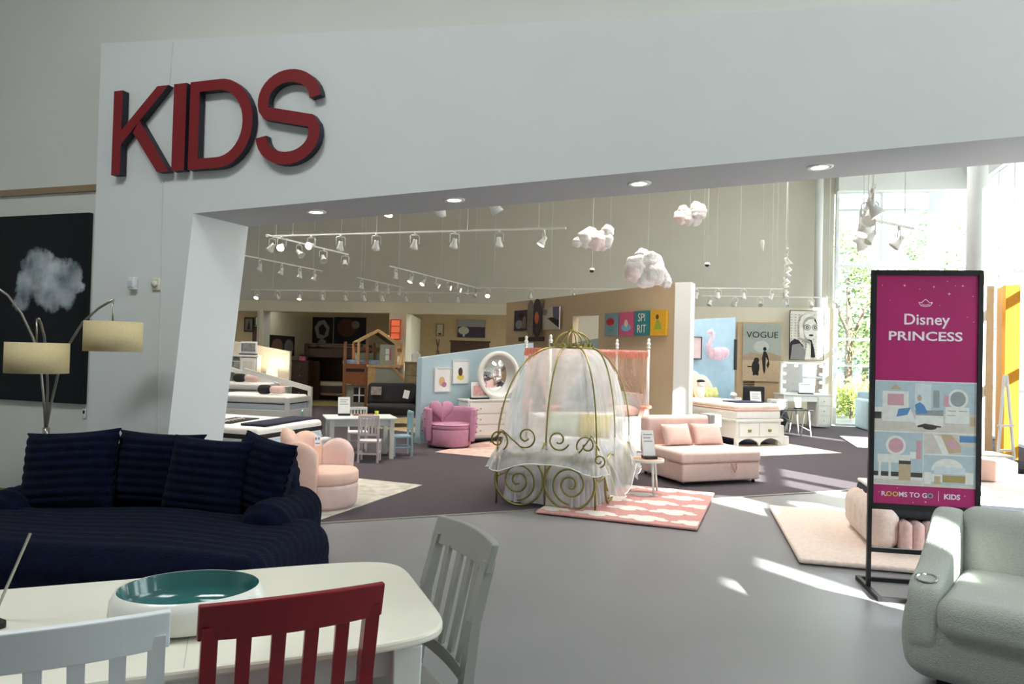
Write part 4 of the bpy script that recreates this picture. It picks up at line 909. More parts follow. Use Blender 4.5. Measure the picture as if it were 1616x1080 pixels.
# ---- canopy bed with peach sheers
PEACH = sheer('peach_sheer', (246, 200, 184), .34, 10)
def canopy_bed():
    FL = Vector((.60, 11.0)); rz = R(19); t = thing('canopy_bed', 'white four-poster bed with peach sheer curtains and coral ruffles', 'bed', (FL.x, FL.y, .008), rz)
    L_, W_, H = 1.72, 1.10, 1.70
    cor = [(0, 0), (L_, 0), (L_, W_), (0, W_)]
    for (x, y) in cor:
        p = part('post', t, WHITE, lambda b: b.cyl((x, y, 0), (x, y, H), .028, .024, 12))
        part('finial', p, WHITE, lambda b: b.lathe([(.03, 0), (.034, .02), (.02, .035), (.032, .06), (.034, .085), (.018, .105), (.024, .125), (.026, .145), (.01, .165), (0, .17)], 14, (x, y, H)))
    for k in range(4):
        a, c = cor[k], cor[(k + 1) % 4]; part('canopy_rail', t, WHITE, lambda b: b.bar((*a, H - .05), (*c, H - .05), .03, .03))
        def ruffle(b, a=a, c=c):
            n = 60; vs_ = []; fs = []
            d = Vector((c[0] - a[0], c[1] - a[1])).normalized(); nn = Vector((-d.y, d.x))
            for i in range(n + 1):
                u = i / n; p = Vector(a).lerp(Vector(c), u)
                for z, o_ in ((H - .035, .0), (H - .09, .02), (H - .15 - .02 * math.sin(u * 17), .035)):
                    o2 = o_ * math.sin(u * 120) - .025; vs_.append((p.x + nn.x * o2, p.y + nn.y * o2, z))
            for i in range(n):
                for j in range(2): fs.append((i * 3 + j, (i + 1) * 3 + j, (i + 1) * 3 + j + 1, i * 3 + j + 1))
            b.add(vs_, fs, 0, True)
        part('ruffle_valance', t, sheer('coral_ruffle_%d' % k, (238, 150, 130), .62, 20), ruffle)
    # curtains: tied towards the posts
    def curtain(b, x0, x1, y, xt, ax='x'):
        n = 30; m = 20; vs_ = []; fs = []
        for i in range(n + 1):
            u = i / n
            for j in range(m + 1):
                v_ = j / m; z = H - .06 - (H - .1) * v_; tie = math.exp(-((v_ - .55) / .2) ** 2) if v_ < .55 else max(.55, math.exp(-((v_ - .55) / .5) ** 2))
                x = (x0 + (x1 - x0) * u) * (1 - tie * .85) + xt * tie * .85 + .0; o_ = .025 * math.sin(u * 40) * (1 - .5 * tie)
                vs_.append((x, y + o_, z) if ax == 'x' else (y + o_, x, z))
        for i in range(n):
            for j in range(m): fs.append((i * (m + 1) + j, (i + 1) * (m + 1) + j, (i + 1) * (m + 1) + j + 1, i * (m + 1) + j + 1))
        b.add(vs_, fs, 0, True)
    for (x0, x1, y, xt, ax) in [(.02, .55, -.02, .05, 'x'), (L_ - .75, L_ - .02, -.02, L_ - .05, 'x'), (.02, .5, 0.0, .06, 'y'), (W_ - .5, W_ - .02, 0.0, W_ - .05, 'y'), (L_ - .7, L_ - .02, W_ + .02, L_ - .05, 'x'), (.05, .6, W_ + .02, .05, 'x')]:
        c_ = part('sheer_curtain', t, PEACH, lambda b: curtain(b, x0, x1, y, xt, ax)); px, py = (xt, y) if ax == 'x' else (y, xt)
        part('bow', c_, CORAL, lambda b: (b.ball((px - .05, py - .03, .74), (.055, .02, .035), 10, 8), b.ball((px + .05, py - .03, .75), (.055, .02, .035), 10, 8), b.ball((px, py - .035, .74), .02, 8, 6), b.bar((px, py - .03, .73), (px - .05, py - .035, .58), .03, .006), b.bar((px, py - .03, .73), (px + .05, py - .035, .60), .03, .006)))
    part('bed_frame', t, WHITE, lambda b: b.box(.02, L_ - .02, .02, W_ - .02, .14, .38), bevel=.01)
    part('mattress', t, MATT, lambda b: b.rbox((L_ / 2, W_ / 2, .48), (L_ - .06, W_ - .06, .2), .05, 3, 1))
    part('headboard', t, WHITE, lambda b: b.box(L_ - .03, L_ + .01, .04, W_ - .04, .3, .95), bevel=.01)
    W0 = Matrix.Translation(t.location) @ Euler((0, 0, rz)).to_matrix().to_4x4()
    o = MB().pillow(.5, .3, .16, nu=14, nv=12).build('pink_bolster', PINKP); o.matrix_world = W0 @ Matrix.Translation((L_ - .24, .3, .665)) @ Euler((R(-80), 0, R(15))).to_matrix().to_4x4(); tag(o, 'pink pillow lying on the sheer-curtained four-poster bed', 'pillow')
canopy_bed()
# ---- white chest between canopy bed and sofa bed
def chest(name, label, cat, loc, rz, W_, D_, H, rows, cols, m=WHITE, knob=CHROME, feet=True):
    t = thing(name, label, cat, loc, rz)
    part('body', t, m, lambda b: b.box(0, W_, 0, D_, .08, H - .03), bevel=.006)
    part('top', t, m, lambda b: b.box(-.02, W_ + .02, -.02, D_ + .01, H - .03, H), bevel=.008)
    dh = (H - .17) / rows; dw = (W_ - .06) / cols
    for r_ in range(rows):
        for c_ in range(cols):
            x0 = .03 + c_ * dw + .012; x1 = .03 + (c_ + 1) * dw - .012; z0 = .11 + r_ * dh + .01; z1 = .11 + (r_ + 1) * dh - .01
            d_ = part('drawer', t, m, lambda b: b.box(x0, x1, -.016, .0, z0, z1), bevel=.005)
            for kx in ([(x0 + x1) / 2] if (x1 - x0) < .5 else [x0 + (x1 - x0) * .25, x0 + (x1 - x0) * .75]):
                part('knob', d_, knob, lambda b, kx=kx: b.ball((kx, -.03, (z0 + z1) / 2), .014, 8, 6))
    if feet:
        for x in (.05, W_ - .05):
            for y in (.05, D_ - .05): part('foot', t, m, lambda b, x=x, y=y: b.lathe([(.022, 0), (.03, .03), (.035, .08)], 12, (x, y, 0)))
    return t
# heart armchair
def heart_chair():
    p = Vector((-.985, 11.72)); t = thing('swivel_chair', 'rose pink tufted swivel chair by the blue partition', 'armchair', (p.x, p.y, .017), R(8))
    part('base', t, ROSE, lambda b: b.lathe([(0, .02), (.335, .02), (.35, .05), (.355, .28), (.345, .30), (0, .30)], 44))
    part('seat', t, ROSE, lambda b: b.lathe([(0, .30), (.35, .30), (.36, .325), (.355, .365), (.32, .385), (0, .39)], 44))
    part('piping', t, mat('rose_piping', (226, 160, 190), .7), lambda b: b.tube([(.355 * math.cos(2 * PI * i / 48), .355 * math.sin(2 * PI * i / 48), .372) for i in range(48)], .008, 6, closed=True))
    part('back_shell', t, ROSE, lambda b: b.lathe([(.34, .10), (.40, .10), (.44, .3), (.445, .58), (.43, .62), (.40, .635), (.365, .62), (.355, .55), (.35, .3), (.34, .10)], 44, a0=R(-28), a1=R(208)))
    for a, cx in ((R(-28), 1), (R(208), -1)): part('arm_end', t, ROSE, lambda b, a=a: b.rbox((.397 * math.cos(a), .397 * math.sin(a), .365), (.095, .06, .53), .028, 3, 1))
    for i in range(12):
        for k in range(3):
            a = R(190 + 12 * (i if i < 3 else 0)) if False else R(-20 + 20 * i); z = .25 + .14 * k + (.07 if i % 2 else 0); part('tuft_button', t, mat('rose_button', (168, 92, 138), .7), lambda b, a=a, z=z: b.ball((.447 * math.cos(a), .447 * math.sin(a), z), .013, 8, 6))
    hp = [(0, -.19)]; 
    hp = [(.205 * (16 * math.sin(a) ** 3) / 16, .205 * (13 * math.cos(a) - 5 * math.cos(2 * a) - 2 * math.cos(3 * a) - math.cos(4 * a)) / 16) for a in [2 * PI * i / 40 for i in range(40)]]
    def heart(b):
        rings = [(1.0, 0), (.97, .03), (.88, .055), (.7, .072), (.4, .082)]; vs_ = []; fs = []
        for sg in (-1, 1):
            o = len(vs_)
            for k, d in rings: vs_ += [(x * k, sg * d, z * k) for x, z in hp]
            vs_.append((0, sg * .085, 0))
            for r_ in range(4):
                for i in range(40): i2 = (i + 1) % 40; fs.append((o + r_ * 40 + i, o + r_ * 40 + i2, o + (r_ + 1) * 40 + i2, o + (r_ + 1) * 40 + i))
            for i in range(40): fs.append((o + 160 + i, o + 160 + (i + 1) % 40, o + 200))
        b.add(vs_, fs, 0, True)
    o = part('heart_pillow', None, ROSE, heart); o.matrix_world = Matrix.Translation((p.x - .16, p.y + .10, .60)) @ Euler((R(-12), 0, R(14))).to_matrix().to_4x4(); tag(o, 'rose pink heart pillow on the tufted swivel chair', 'pillow')
heart_chair()
DR = math.atan2((BPb - BPa).y, (BPb - BPa).x); BU = (BPb - BPa).normalized(); BW = Vector((BU.y, -BU.x, 0))
def on_blue(px, off): 
    d = ray(px, 540); d.z = 0; p0 = BPa + BW * off; n = BW; tt = p0.dot(n) / d.dot(n); return d * tt
ds = on_blue(738, .52); 
DRS = R(33)
chest('dresser', 'white two-drawer-wide dresser under the round mirror', 'dresser', (-.73, 12.18, .017), DRS, .92, .33, .74, 3, 1)
def mirror():
    c = PY(787, 592, 12.62); t = thing('round_mirror', 'round white-framed mirror standing on the dresser', 'mirror', (c.x, c.y, .757), DRS); r_ = .425
    z = r_ + .0
    MR = mat('mirror_silver', (235, 238, 240), .03, metal=1, var=0)
    part('glass', t, MR, lambda b: b.cyl((0, -.005, z), (0, .02, z), r_ * .85, n=48))
    fr = part('frame', t, WHITE, lambda b: b.lathe([(r_ * .83, -.02), (r_ * .86, -.035), (r_, -.03), (r_, .03), (r_ * .83, .03), (r_ * .83, -.02)], 56)); fr.rotation_euler = (PI / 2, 0, 0); fr.location = (0, 0, z)
    fr.data.transform(Matrix.Scale(-1, 4, (0, 0, 1)) if False else Matrix())
mirror()
sg = sign_stand('framed pink bedroom advert standing on the white dresser', (-.54, 12.42, .757), DRS, .33, .28, 6, m=PAPER, lines=0)
part('photo', sg, mat('pink_room_photo', (206, 160, 160), .6, var=.3, scale=18), lambda b: b.flat(rc(-.13, .07, .13, .24), -.012))

# ================================================================== PICTURES
def picture(name, label, cat, cb, rz, W_, H, layers, frame=None, th=.03, base=PAPER, group=None, fw_=.018):
    """cb: world point of the bottom centre at the wall; local -Y faces the viewer; layers: (material, outline in 0..1)"""
    t = thing(name, label, cat, cb, rz, group)
    part('canvas', t, base, lambda b: b.box(-W_ / 2, W_ / 2, -th, 0, 0, H))
    ms = []; idx = {}
    for m, _ in layers:
        if m.name not in idx: idx[m.name] = len(ms); ms.append(m)
    if layers:
        def pr(b):
            for k, (m, pts) in enumerate(layers): b.flat([(-W_ / 2 + W_ * u, H * v) for u, v in pts], -th - .001 - .0002 * k, idx[m.name])
        part('print', t, ms, pr, weld=False)
    if frame:
        part('frame', t, frame, lambda b: (b.box(-W_ / 2 - fw_, W_ / 2 + fw_, -th - .012, 0, -fw_, 0), b.box(-W_ / 2 - fw_, W_ / 2 + fw_, -th - .012, 0, H, H + fw_), b.box(-W_ / 2 - fw_, -W_ / 2, -th - .012, 0, 0, H), b.box(W_ / 2, W_ / 2 + fw_, -th - .012, 0, 0, H)))
    return t
def on_line(pa, pb, px, off=0.0):
    """ground point of the wall line pa-pb (shifted towards the camera by off) under pixel column px"""
    u = (pb - pa).normalized(); n = Vector((u.y, -u.x, 0))
    if n.y > 0: n = -n
    p0 = pa + n * off; d = ray(px, 540); d = Vector((d.x, d.y, 0)); return d * (p0.dot(n) / d.dot(n))
def hang(pa, pb, x0, x1, y0, y1, off=.004):
    """placement of a wall picture from its pixel box: bottom centre, rotation, width, height"""
    a = on_line(pa, pb, x0, off); b_ = on_line(pa, pb, x1, off); c = on_line(pa, pb, (x0 + x1) / 2, off)
    zb_ = PY((x0 + x1) / 2, y1, c.y).z; zt_ = PY((x0 + x1) / 2, y0, c.y).z
    u = pb - pa
    return Vector((c.x, c.y, zb_)), math.atan2(u.y, u.x), (b_ - a).length, zt_ - zb_
K = lambda n, c_: mat('ink_' + n, c_, .65, var=.08, scale=25)
SPY = K('sepia', (126, 112, 100)); BLK = K('black', (24, 22, 24)); IVO = K('ivory', (232, 228, 218)); GRY = K('mid_grey', (140, 138, 140))
# blue partition: two white framed portraits, silhouettes only
c, rz, W_, H = hang(BPa, BPb, 688, 711, 582, 617); picture('framed_print', 'white framed print with a tan blot, lower one on the blue partition', 'picture', c, rz, W_, H, [(K('tan_wash', (214, 178, 128)), el(.45, .42, .2, .22)), (K('mauve_wash', (178, 120, 160)), el(.6, .28, .16, .12))], WHITE, .015, group='white framed prints on the blue partition')
c, rz, W_, H = hang(BPa, BPb, 716, 739, 570, 604); picture('framed_print', 'white framed print with a dark blot, higher one on the blue partition', 'picture', c, rz, W_, H, [(K('yellow_wash', (226, 204, 84)), el(.5, .25, .24, .14)), (K('brown_wash', (96, 62, 54)), el(.48, .5, .15, .2))], WHITE, .015, group='white framed prints on the blue partition')
# beige partition: four canvases
for (x0, x1, y0, y1, col, lb_, lay) in [
    (956, 977, 495, 530, (122, 150, 156), 'slate blue lettered canvas, first of four on the beige partition', [(K('red_wash', (176, 40, 46)), el(.42, .62, .3, .17)), (K('aqua_wash', (96, 150, 150)), el(.45, .3, .25, .14))]),
    (979, 1001, 493, 530, (204, 92, 128), 'pink lettered canvas, second of four on the beige partition', [(K('sky_wash', (120, 180, 214)), el(.5, .35, .34, .17)), (K('cream_wash', (226, 206, 170)), el(.5, .52, .13, .16))]),
    (1003, 1026, 491, 530, (46, 128, 136), 'teal canvas lettered SPIRIT on the beige partition', []),
    (1028, 1053, 490, 530, (224, 172, 40), 'yellow canvas, last of four on the beige partition', [(K('lime_wash', (150, 170, 60)), [(.25, .25), (.75, .25), (.6, .6), (.4, .62)]), (K('brown_wash', (96, 62, 54)), el(.45, .74, .1, .1))])]:
    c, rz, W_, H = hang(GPa, GPb, x0, x1, y0, y1); m_ = K('canvas_%d' % x0, col)
    t = picture('canvas_print', lb_, 'picture', c, rz, W_, H, lay, None, .04, m_, 'lettered canvases on the beige partition')
    if x0 == 1003:
        text('SPI', H * .46, IVO, t, (0, -.042, H * .72), xs=W_ / H * .95); text('RIT', H * .46, IVO, t, (0, -.042, H * .26), xs=W_ / H * .95)
# photos and skateboards
c, rz, W_, H = hang(GPa, GPb, 812, 835, 490, 522); picture('photo_canvas', 'dark violet photo canvas left of the skateboards', 'picture', c, rz, W_, H, [(K('violet_dark', (58, 46, 70)), rc(0, 0, 1, 1)), (GRY, el(.35, .3, .25, .22)), (SPY, [(.55, .1), (.85, .1), (.8, .65), (.6, .8)]), (BLK, el(.5, .75, .2, .15))], None, .03)
c, rz, W_, H = hang(GPa, GPb, 857, 883, 485, 520); picture('photo_canvas', 'pale sky photo canvas with a skate ramp right of the skateboards', 'picture', c, rz, W_, H, [(K('pale_sky', (206, 196, 184)), rc(0, 0, 1, 1)), (K('dusk_blue', (110, 104, 132)), [(.65, .4), (1, .3), (1, 1), (.6, 1)]), (BLK, [(.3, .5), (1, .05), (1, .4), (.55, .55)]), (GRY, el(.15, .78, .14, .15))], None, .03)
for (x0, x1, y0, y1, col, lb_, pc) in [(837, 847, 474, 532, (130, 118, 112), 'grey patterned skateboard deck hung on the beige partition', SPY), (846, 858, 472, 532, (30, 28, 34), 'black skateboard deck with orange graphic hung on the beige partition', K('flame', (214, 110, 70)))]:
    c, rz, W_, H = hang(GPa, GPb, x0, x1, y0, y1); W_ *= 1.0
    t = thing('skateboard_deck', lb_, 'skateboard', c, rz, 'skateboard decks on the partition'); r_ = W_ / 2
    out = [(r_ * math.cos(a), r_ * 1.3 + r_ * 1.3 * math.sin(a)) for a in [PI + PI * i / 10 for i in range(11)]] + [(r_ * math.cos(a), H - r_ * 1.3 + r_ * 1.3 * math.sin(a)) for a in [PI * i / 10 for i in range(11)]]
    part('deck', t, mat('deck_%d' % x0, col, .5, var=.25, scale=12), lambda b: b.prism(out, -.10, -.085)); part('graphic', t, pc, lambda b: b.flat(el(0, H * .5, r_ * .55, H * .16), -.1015)); part('hanger', t, BLACKM, lambda b: b.box(-.02, .02, -.085, 0, H * .45, H * .55))
# black headboard ledge behind the canopy bed
tag(MB().box(-.55, .55, -.04, 0, 0, .10).build('floating_shelf', DWOOD, loc=tuple(hang(GPa, GPb, 812, 866, 534, 539)[0]), rotz=hang(GPa, GPb, 812, 866, 534, 539)[1]), 'long dark floating ledge below the skateboards', 'shelf')
# back wall right: posters
VP_ = [(K('pale_sage', (170, 178, 170)), rc(0, .42, 1, 1)), (K('sand', (206, 182, 152)), rc(0, 0, 1, .42)), (K('dune', (176, 152, 128)), [(0, .42), (.2, .5), (.45, .47), (.7, .5), (1, .44), (1, .36), (0, .36)]), (K('moon', (196, 200, 194)), el(.48, .6, .2, .1)),
       (BLK, [(.53, .2), (.57, .12), (.60, .2), (.60, .42), (.66, .36), (.62, .28), (.66, .22), (.70, .30), (.66, .44), (.60, .52), (.54, .52), (.5, .4)]), (BLK, el(.57, .56, .045, .035)), (BLK, el(.34, .24, .1, .13)), (BLK, rc(.13, .24, .32, .26)), (BLK, rc(.27, .1, .33, .2)), (BLK, rc(.36, .1, .42, .2)), (BLK, el(.36, .36, .07, .05))]
LWa, LWb = bwall(800), BB
c, rz, W_, H = hang(LWa, LWb, 1172, 1233, 511, 602, .06); tv = picture('fashion_poster', 'tan magazine-cover poster of a rider and panther in the desert', 'poster', c, rz, W_, H, VP_, None, .03)
text('VOGUE', H * .15, BLK, tv, (0, -.04, H * .80), xs=1.05)
c, rz, W_, H = hang(LWa, LWb, 1163, 1234, 509, 632, .0); tag(MB().box(-W_ / 2, W_ / 2, -.05, 0, 0, H).build('tan_board', mat('tan_board', (206, 178, 142), .8), loc=c, rotz=rz), 'tan backing board behind the desert rider poster', 'board')
c, rz, W_, H = hang(LWa, LWb, 1174, 1192, 600, 616, .056); t = thing('air_vent', 'slotted dark vent in the board below the desert rider poster', 'vent', c, rz)
for i in range(6): part('slot', t, BLACKM, lambda b, i=i: b.box(-W_ / 2, W_ / 2, -.008, 0, H * i / 6, H * (i + .5) / 6))
FP = [(IVO, rc(0, 0, 1, 1)), (BLK, [(0, .05), (0, .35), (.12, .42), (.25, .4), (.4, .28), (.35, 0), (.0, 0)]), (GRY, [(.02, 0), (.06, .3), (.3, .33), (.45, .2), (.5, 0)]), (BLK, el(.52, .68, .27, .26)), (IVO, [(.28, .45), (.25, .75), (.35, .9), (.58, .96), (.72, .88), (.6, .9), (.42, .84), (.36, .7), (.4, .5), (.5, .3), (.44, .0), (.62, .0), (.62, .28), (.75, .35), (.66, .4), (.5, .42)]), (K('skin_white', (240, 238, 230)), el(.6, .62, .2, .21)), (BLK, el(.5, .66, .1, .06)), (BLK, el(.74, .66, .1, .06)), (IVO, el(.5, .66, .085, .05)), (IVO, el(.74, .66, .085, .05)), (BLK, el(.5, .66, .045, .035)), (BLK, el(.74, .66, .045, .035)), (IVO, el(.5, .66, .02, .018)), (IVO, el(.74, .66, .02, .018)), (BLK, el(.62, .5, .07, .02)), (BLK, [(.5, .42), (.62, .36), (.62, .05), (.75, .05), (.72, .22), (.64, .4)])]
hat = [(GRY, rc(.02 + (i % 9) * .11, .03 + (i // 9) * .055, .055 + (i % 9) * .11, .045 + (i // 9) * .055)) for i in range(9 * 17)]
c, rz, W_, H = hang(LWa, LWb, 1246, 1299, 491, 568, .06); picture('portrait_poster', 'black and white portrait poster of a woman in round glasses', 'poster', c, rz, W_, H, FP[:1] + hat + FP[1:], mat('thin_black_frame', (28, 26, 28), .5), .03, fw_=.012)
# pale blue partition: pink balloon-like flamingo and book
c, rz, W_, H = hang(LPa, LPb, 1089, 1104, 533, 566); picture('pink_book', 'pale pink framed book display on the pale blue partition', 'picture', c, rz, W_, H, [], mat('book_black', (40, 34, 40), .6), .05, mat('pale_pink_card', (222, 200, 204), .7))
c, rz, W_, H = hang(LPa, LPb, 1104, 1138, 522, 568); FL_ = sheer('pink_tulle_flamingo', (255, 226, 234), .5, 12); t = thing('flamingo_decor', 'soft pink tulle flamingo on the pale blue partition', 'wall decoration', c, rz)
part('body', t, FL_, lambda b: b.ball((.12, -.12, H * .2), (.26, .1, .14), 14, 10)); part('neck', t, FL_, lambda b: b.tube([(-.02, -.12, H * .25), (-.14, -.12, H * .45), (-.06, -.12, H * .7), (-.02, -.12, H * .86), (-.08, -.12, H * .97), (-.18, -.12, H * .9)], [.06, .055, .05, .05, .06, .035], 10)); part('wing', t, FL_, lambda b: b.ball((.22, -.15, H * .28), (.17, .06, .1), 12, 8)); part('leg', t, FL_, lambda b: b.tube([(-.1, -.10, H * .2), (-.16, -.10, H * .55)], .03, 8))
c, rz, W_, H = hang(LPa, LPb, 1158, 1163, 536, 584); tag(MB().box(-.03, .03, -.03, .0, 0, H).build('door_pull', BLACKM, loc=c, rotz=rz), 'slim black vertical panel at the end of the pale blue partition', 'panel')
# bay pictures
B2a, B2b = at_px(300, 24.6), at_px(900, 23.2); DVa, DVb = at_px(414, 20.0), at_px(489, 24.2)
def dark_pic(label, pa, pb, box, lays, group='posters in the back bays', base=DARKP, frame=None):
    c, rz, W_, H = hang(pa, pb, *box, .01); return picture('bay_poster', label, 'poster', c, rz, W_, H, lays, frame, .04, base, group)
dark_pic('black poster of a white line-drawn player above the bunk bed', B2a, B2b, (493, 525, 501, 542), [(GRY, [(.25, .2), (.5, .15), (.8, .3), (.85, .6), (.6, .9), (.3, .85), (.1, .6)]), (BLK, [(.35, .35), (.6, .3), (.7, .55), (.5, .75), (.3, .6)]), (GRY, el(.5, .05, .2, .1))])
dark_pic('dark brown action poster with a helmet above the bunk bed', B2a, B2b, (527, 577, 501, 543), [(K('umber', (88, 50, 32)), el(.4, .6, .3, .35)), (SPY, el(.68, .72, .13, .15))])
dark_pic('framed sketch print in the dark back bay nearest the portal', B2a, B2b, (385, 400, 501, 524), [(SPY, rc(.12, .1, .88, .9)), (BLK, [(.3, .15), (.7, .15), (.55, .8)])], base=DARKP)
dark_pic('pale print above a brown panel in the dark back bay', B2a, B2b, (402, 414, 500, 514), [(IVO, rc(.1, .05, .9, .95))])
dark_pic('brown patterned hanging panel in the dark back bay', B2a, B2b, (399, 412, 516, 540), [(K('umber', (88, 50, 32)), rc(.1, .05, .6, .95))])
dark_pic('black poster of a basketball and jersey on the bay divider', DVa, DVb, (425, 464, 530, 562), [(K('ball_brown', (120, 88, 78)), el(.28, .48, .22, .36)), (GRY, el(.75, .4, .2, .44))])
B3a, B3b = B2a, B2b
dark_pic('small framed print in the beige back bay', B3a, B3b, (688, 700, 511, 531), [(SPY, rc(0, 0, 1, 1)), (K('beige_wash', (186, 172, 150)), rc(.12, .08, .88, .92)), (BLK, rc(.3, .12, .7, .25))])
dark_pic('wide dark landscape canvas with a pale tree in the beige back bay', B3a, B3b, (722, 765, 505, 533), [(K('haze', (150, 146, 146)), rc(0, .6, 1, 1)), (K('violet_dark', (58, 46, 70)), rc(0, 0, 1, .6)), (K('pale_tree', (190, 192, 170)), el(.22, .38, .2, .22)), (K('pale_tree', (190, 192, 170)), rc(.19, .05, .27, .3))])
# orange lit niche shelf on the pier
c = bwall(624); z0, z1 = PY(624, 536, c.y).z, PY(624, 505, c.y).z; t = thing('niche_shelf', 'small orange lit niche shelf in the pier between the bays', 'shelf', (c.x, c.y - .12, z0), math.atan2(BD.y, BD.x)); GLO = mat('orange_glow', (240, 120, 80), .6, emit=.5)
part('back_panel', t, GLO, lambda b: b.box(-.13, .13, .06, .08, 0, z1 - z0))
for i in range(4): part('shelf_board', t, mat('terracotta_board', (190, 96, 66), .6), lambda b, i=i: b.box(-.14, .14, 0, .08, (z1 - z0) * i / 3 - .012, (z1 - z0) * i / 3 + .012))
for s_ in (-1, 1): part('side_panel', t, MATS['terracotta_board'], lambda b, s_=s_: b.box(s_ * .14 - .012, s_ * .14 + .012, 0, .08, 0, z1 - z0))

# ================================================================== RIGHT DISPLAYS
def storage_bed():
    foot = Vector((4.02, 12.62)); rz = R(21.5); t = thing('storage_bed', 'white storage bed with scalloped base and pink-edged mattress', 'bed', (foot.x, foot.y, .019), rz); W_, L_ = 1.0, 2.0
    part('bed_base', t, WHITE, lambda b: b.box(0, W_, 0, L_, .14, .46), bevel=.008)
    part('top_moulding', t, WHITE, lambda b: b.box(-.03, W_ + .03, -.03, L_, .44, .485), bevel=.01)
    sc_ = [(-.02, .15)] + [(W_ * u, .03 + .11 * abs(math.sin(u * PI * 2)) ** .7 - (.03 if .48 < u < .52 else 0)) for u in [i / 32 for i in range(33)]] + [(W_ + .02, .15)]
    part('scalloped_apron', t, WHITE, lambda b: b.prism(sc_, -.02, .02))
    for i in range(2):
        x0 = .06 + i * .45; d_ = part('drawer', t, WHITE, lambda b: b.box(x0, x0 + .42, -.022, 0, .18, .41), bevel=.006)
        part('bow_handle', d_, GOLD, lambda b: [b.ball((x0 + .21 + dx, -.035, .29 + dz), (.022, .01, .016), 8, 6) for dx, dz in ((-.022, 0), (.022, 0), (-.015, -.02), (.015, -.02))] and b.ball((x0 + .21, -.038, .29), .009, 6, 5))
    part('step', t, WHITE, lambda b: (b.box(W_ + .03, W_ + .12, .05, .5, 0, .36), b.box(W_ + .12, W_ + .24, .05, .5, 0, .16)), bevel=.008)
    part('box_spring', t, MATT, lambda b: b.rbox((W_ / 2, L_ / 2, .56), (W_, L_ - .02, .15), .03, 2, 1))
    part('mattress', t, mat('blush_mattress', (238, 220, 210), .85, var=.06, scale=16, bump=.2), lambda b: b.rbox((W_ / 2, L_ / 2, .69), (W_ - .01, L_ - .03, .13), .06, 4, 1)); part('piping', t, mat('pink_band', (218, 178, 164), .8), lambda b: b.rbox((W_ / 2, L_ / 2, .645), (W_ + .005, L_ - .01, .03), .014, 2, 1))
    out = [(0, .3), (0, .95)] + [(W_ * u, .95 + .30 * math.sin(PI * u) ** .8 + .05 * abs(math.sin(PI * 3 * u))) for u in [i / 36 for i in range(37)]] + [(W_, .3)]
    hb = part('headboard', t, WHITE, lambda b: b.prism(out, L_ - .02, L_ + .05), bevel=.01); inn = [(W_ / 2 + (x - W_ / 2) * .86, .62 + (z - .62) * .88) for x, z in out]
    part('upholstered_panel', hb, mat('ivory_tuft', (232, 222, 214), .85, bump=.3, bscale=20), lambda b: b.prism(inn, L_ - .035, L_ - .015))
    for x in (.03, W_ - .03):
        for y in (.03, L_ - .05): part('leg', t, WHITE, lambda b, x=x, y=y: b.box(x - .03, x + .03, y - .03, y + .03, 0, .16))
    W0 = Matrix.Translation(t.location) @ Euler((0, 0, rz)).to_matrix().to_4x4()
    def soft(nm, lb_, cat, bm, m, x, y, z, rot=(0, 0, 0)):
        o = bm.build(nm, m); o.matrix_world = W0 @ Matrix.Translation((x, y, z)) @ Euler(tuple(R(a) for a in rot)).to_matrix().to_4x4(); return tag(o, lb_, cat)
    soft('bed_runner', 'navy striped mattress runner at the foot of the storage bed', 'runner', MB().rbox((0, 0, 0), (.62, .42, .02), .008, 2, 1), mat('navy_runner', (44, 48, 78), .8, var=.3, scale=12), .55, .5, .768)
    pg = thing('plush_penguin', 'white plush toy with black cap on the storage bed', 'plush toy', (0, 0, 0)); pg.matrix_world = W0 @ Matrix.Translation((.42, 1.62, .762))
    part('body', pg, MATT, lambda b: b.ball((0, 0, .13), (.10, .09, .13), 14, 10)); part('head', pg, MATT, lambda b: b.ball((0, -.01, .28), .075, 12, 9)); part('cap', pg, BLACKF, lambda b: b.ball((.0, .0, .335), (.085, .08, .035), 12, 8))
    for k, (x, c_, lb_) in enumerate([(.17, (214, 180, 70), 'yellow and green floral pillow left of the plush toy on the storage bed'), (.76, (176, 190, 120), 'green floral pillow right of the plush toy on the storage bed')]):
        soft('floral_pillow', lb_, 'pillow', MB().pillow(.36, .22, .12, nu=12, nv=10), mat('floral_%d' % k, c_, .9, var=.4, scale=16), x, 1.74, .87, (-25, 0, 0))
storage_bed()
def nightstand_r():
    p = at_px(1076, 13.3)
    c_ = chest('nightstand', 'narrow white nightstand left of the storage bed', 'nightstand', (2.98, 13.35, .019), R(21.5), .42, .4, .72, 3, 1)
nightstand_r()
tag(MB().lathe([(0, 0), (.06, 0), (.06, .015), (.045, .02), (.05, .1), (.035, .3), (.03, .36), (0, .37)], 18).build('grey_figurine', mat('grey_stone', (120, 124, 126), .7), loc=(3.25, 13.55, .74)), 'tall grey ornament on the nightstand by the storage bed', 'ornament')
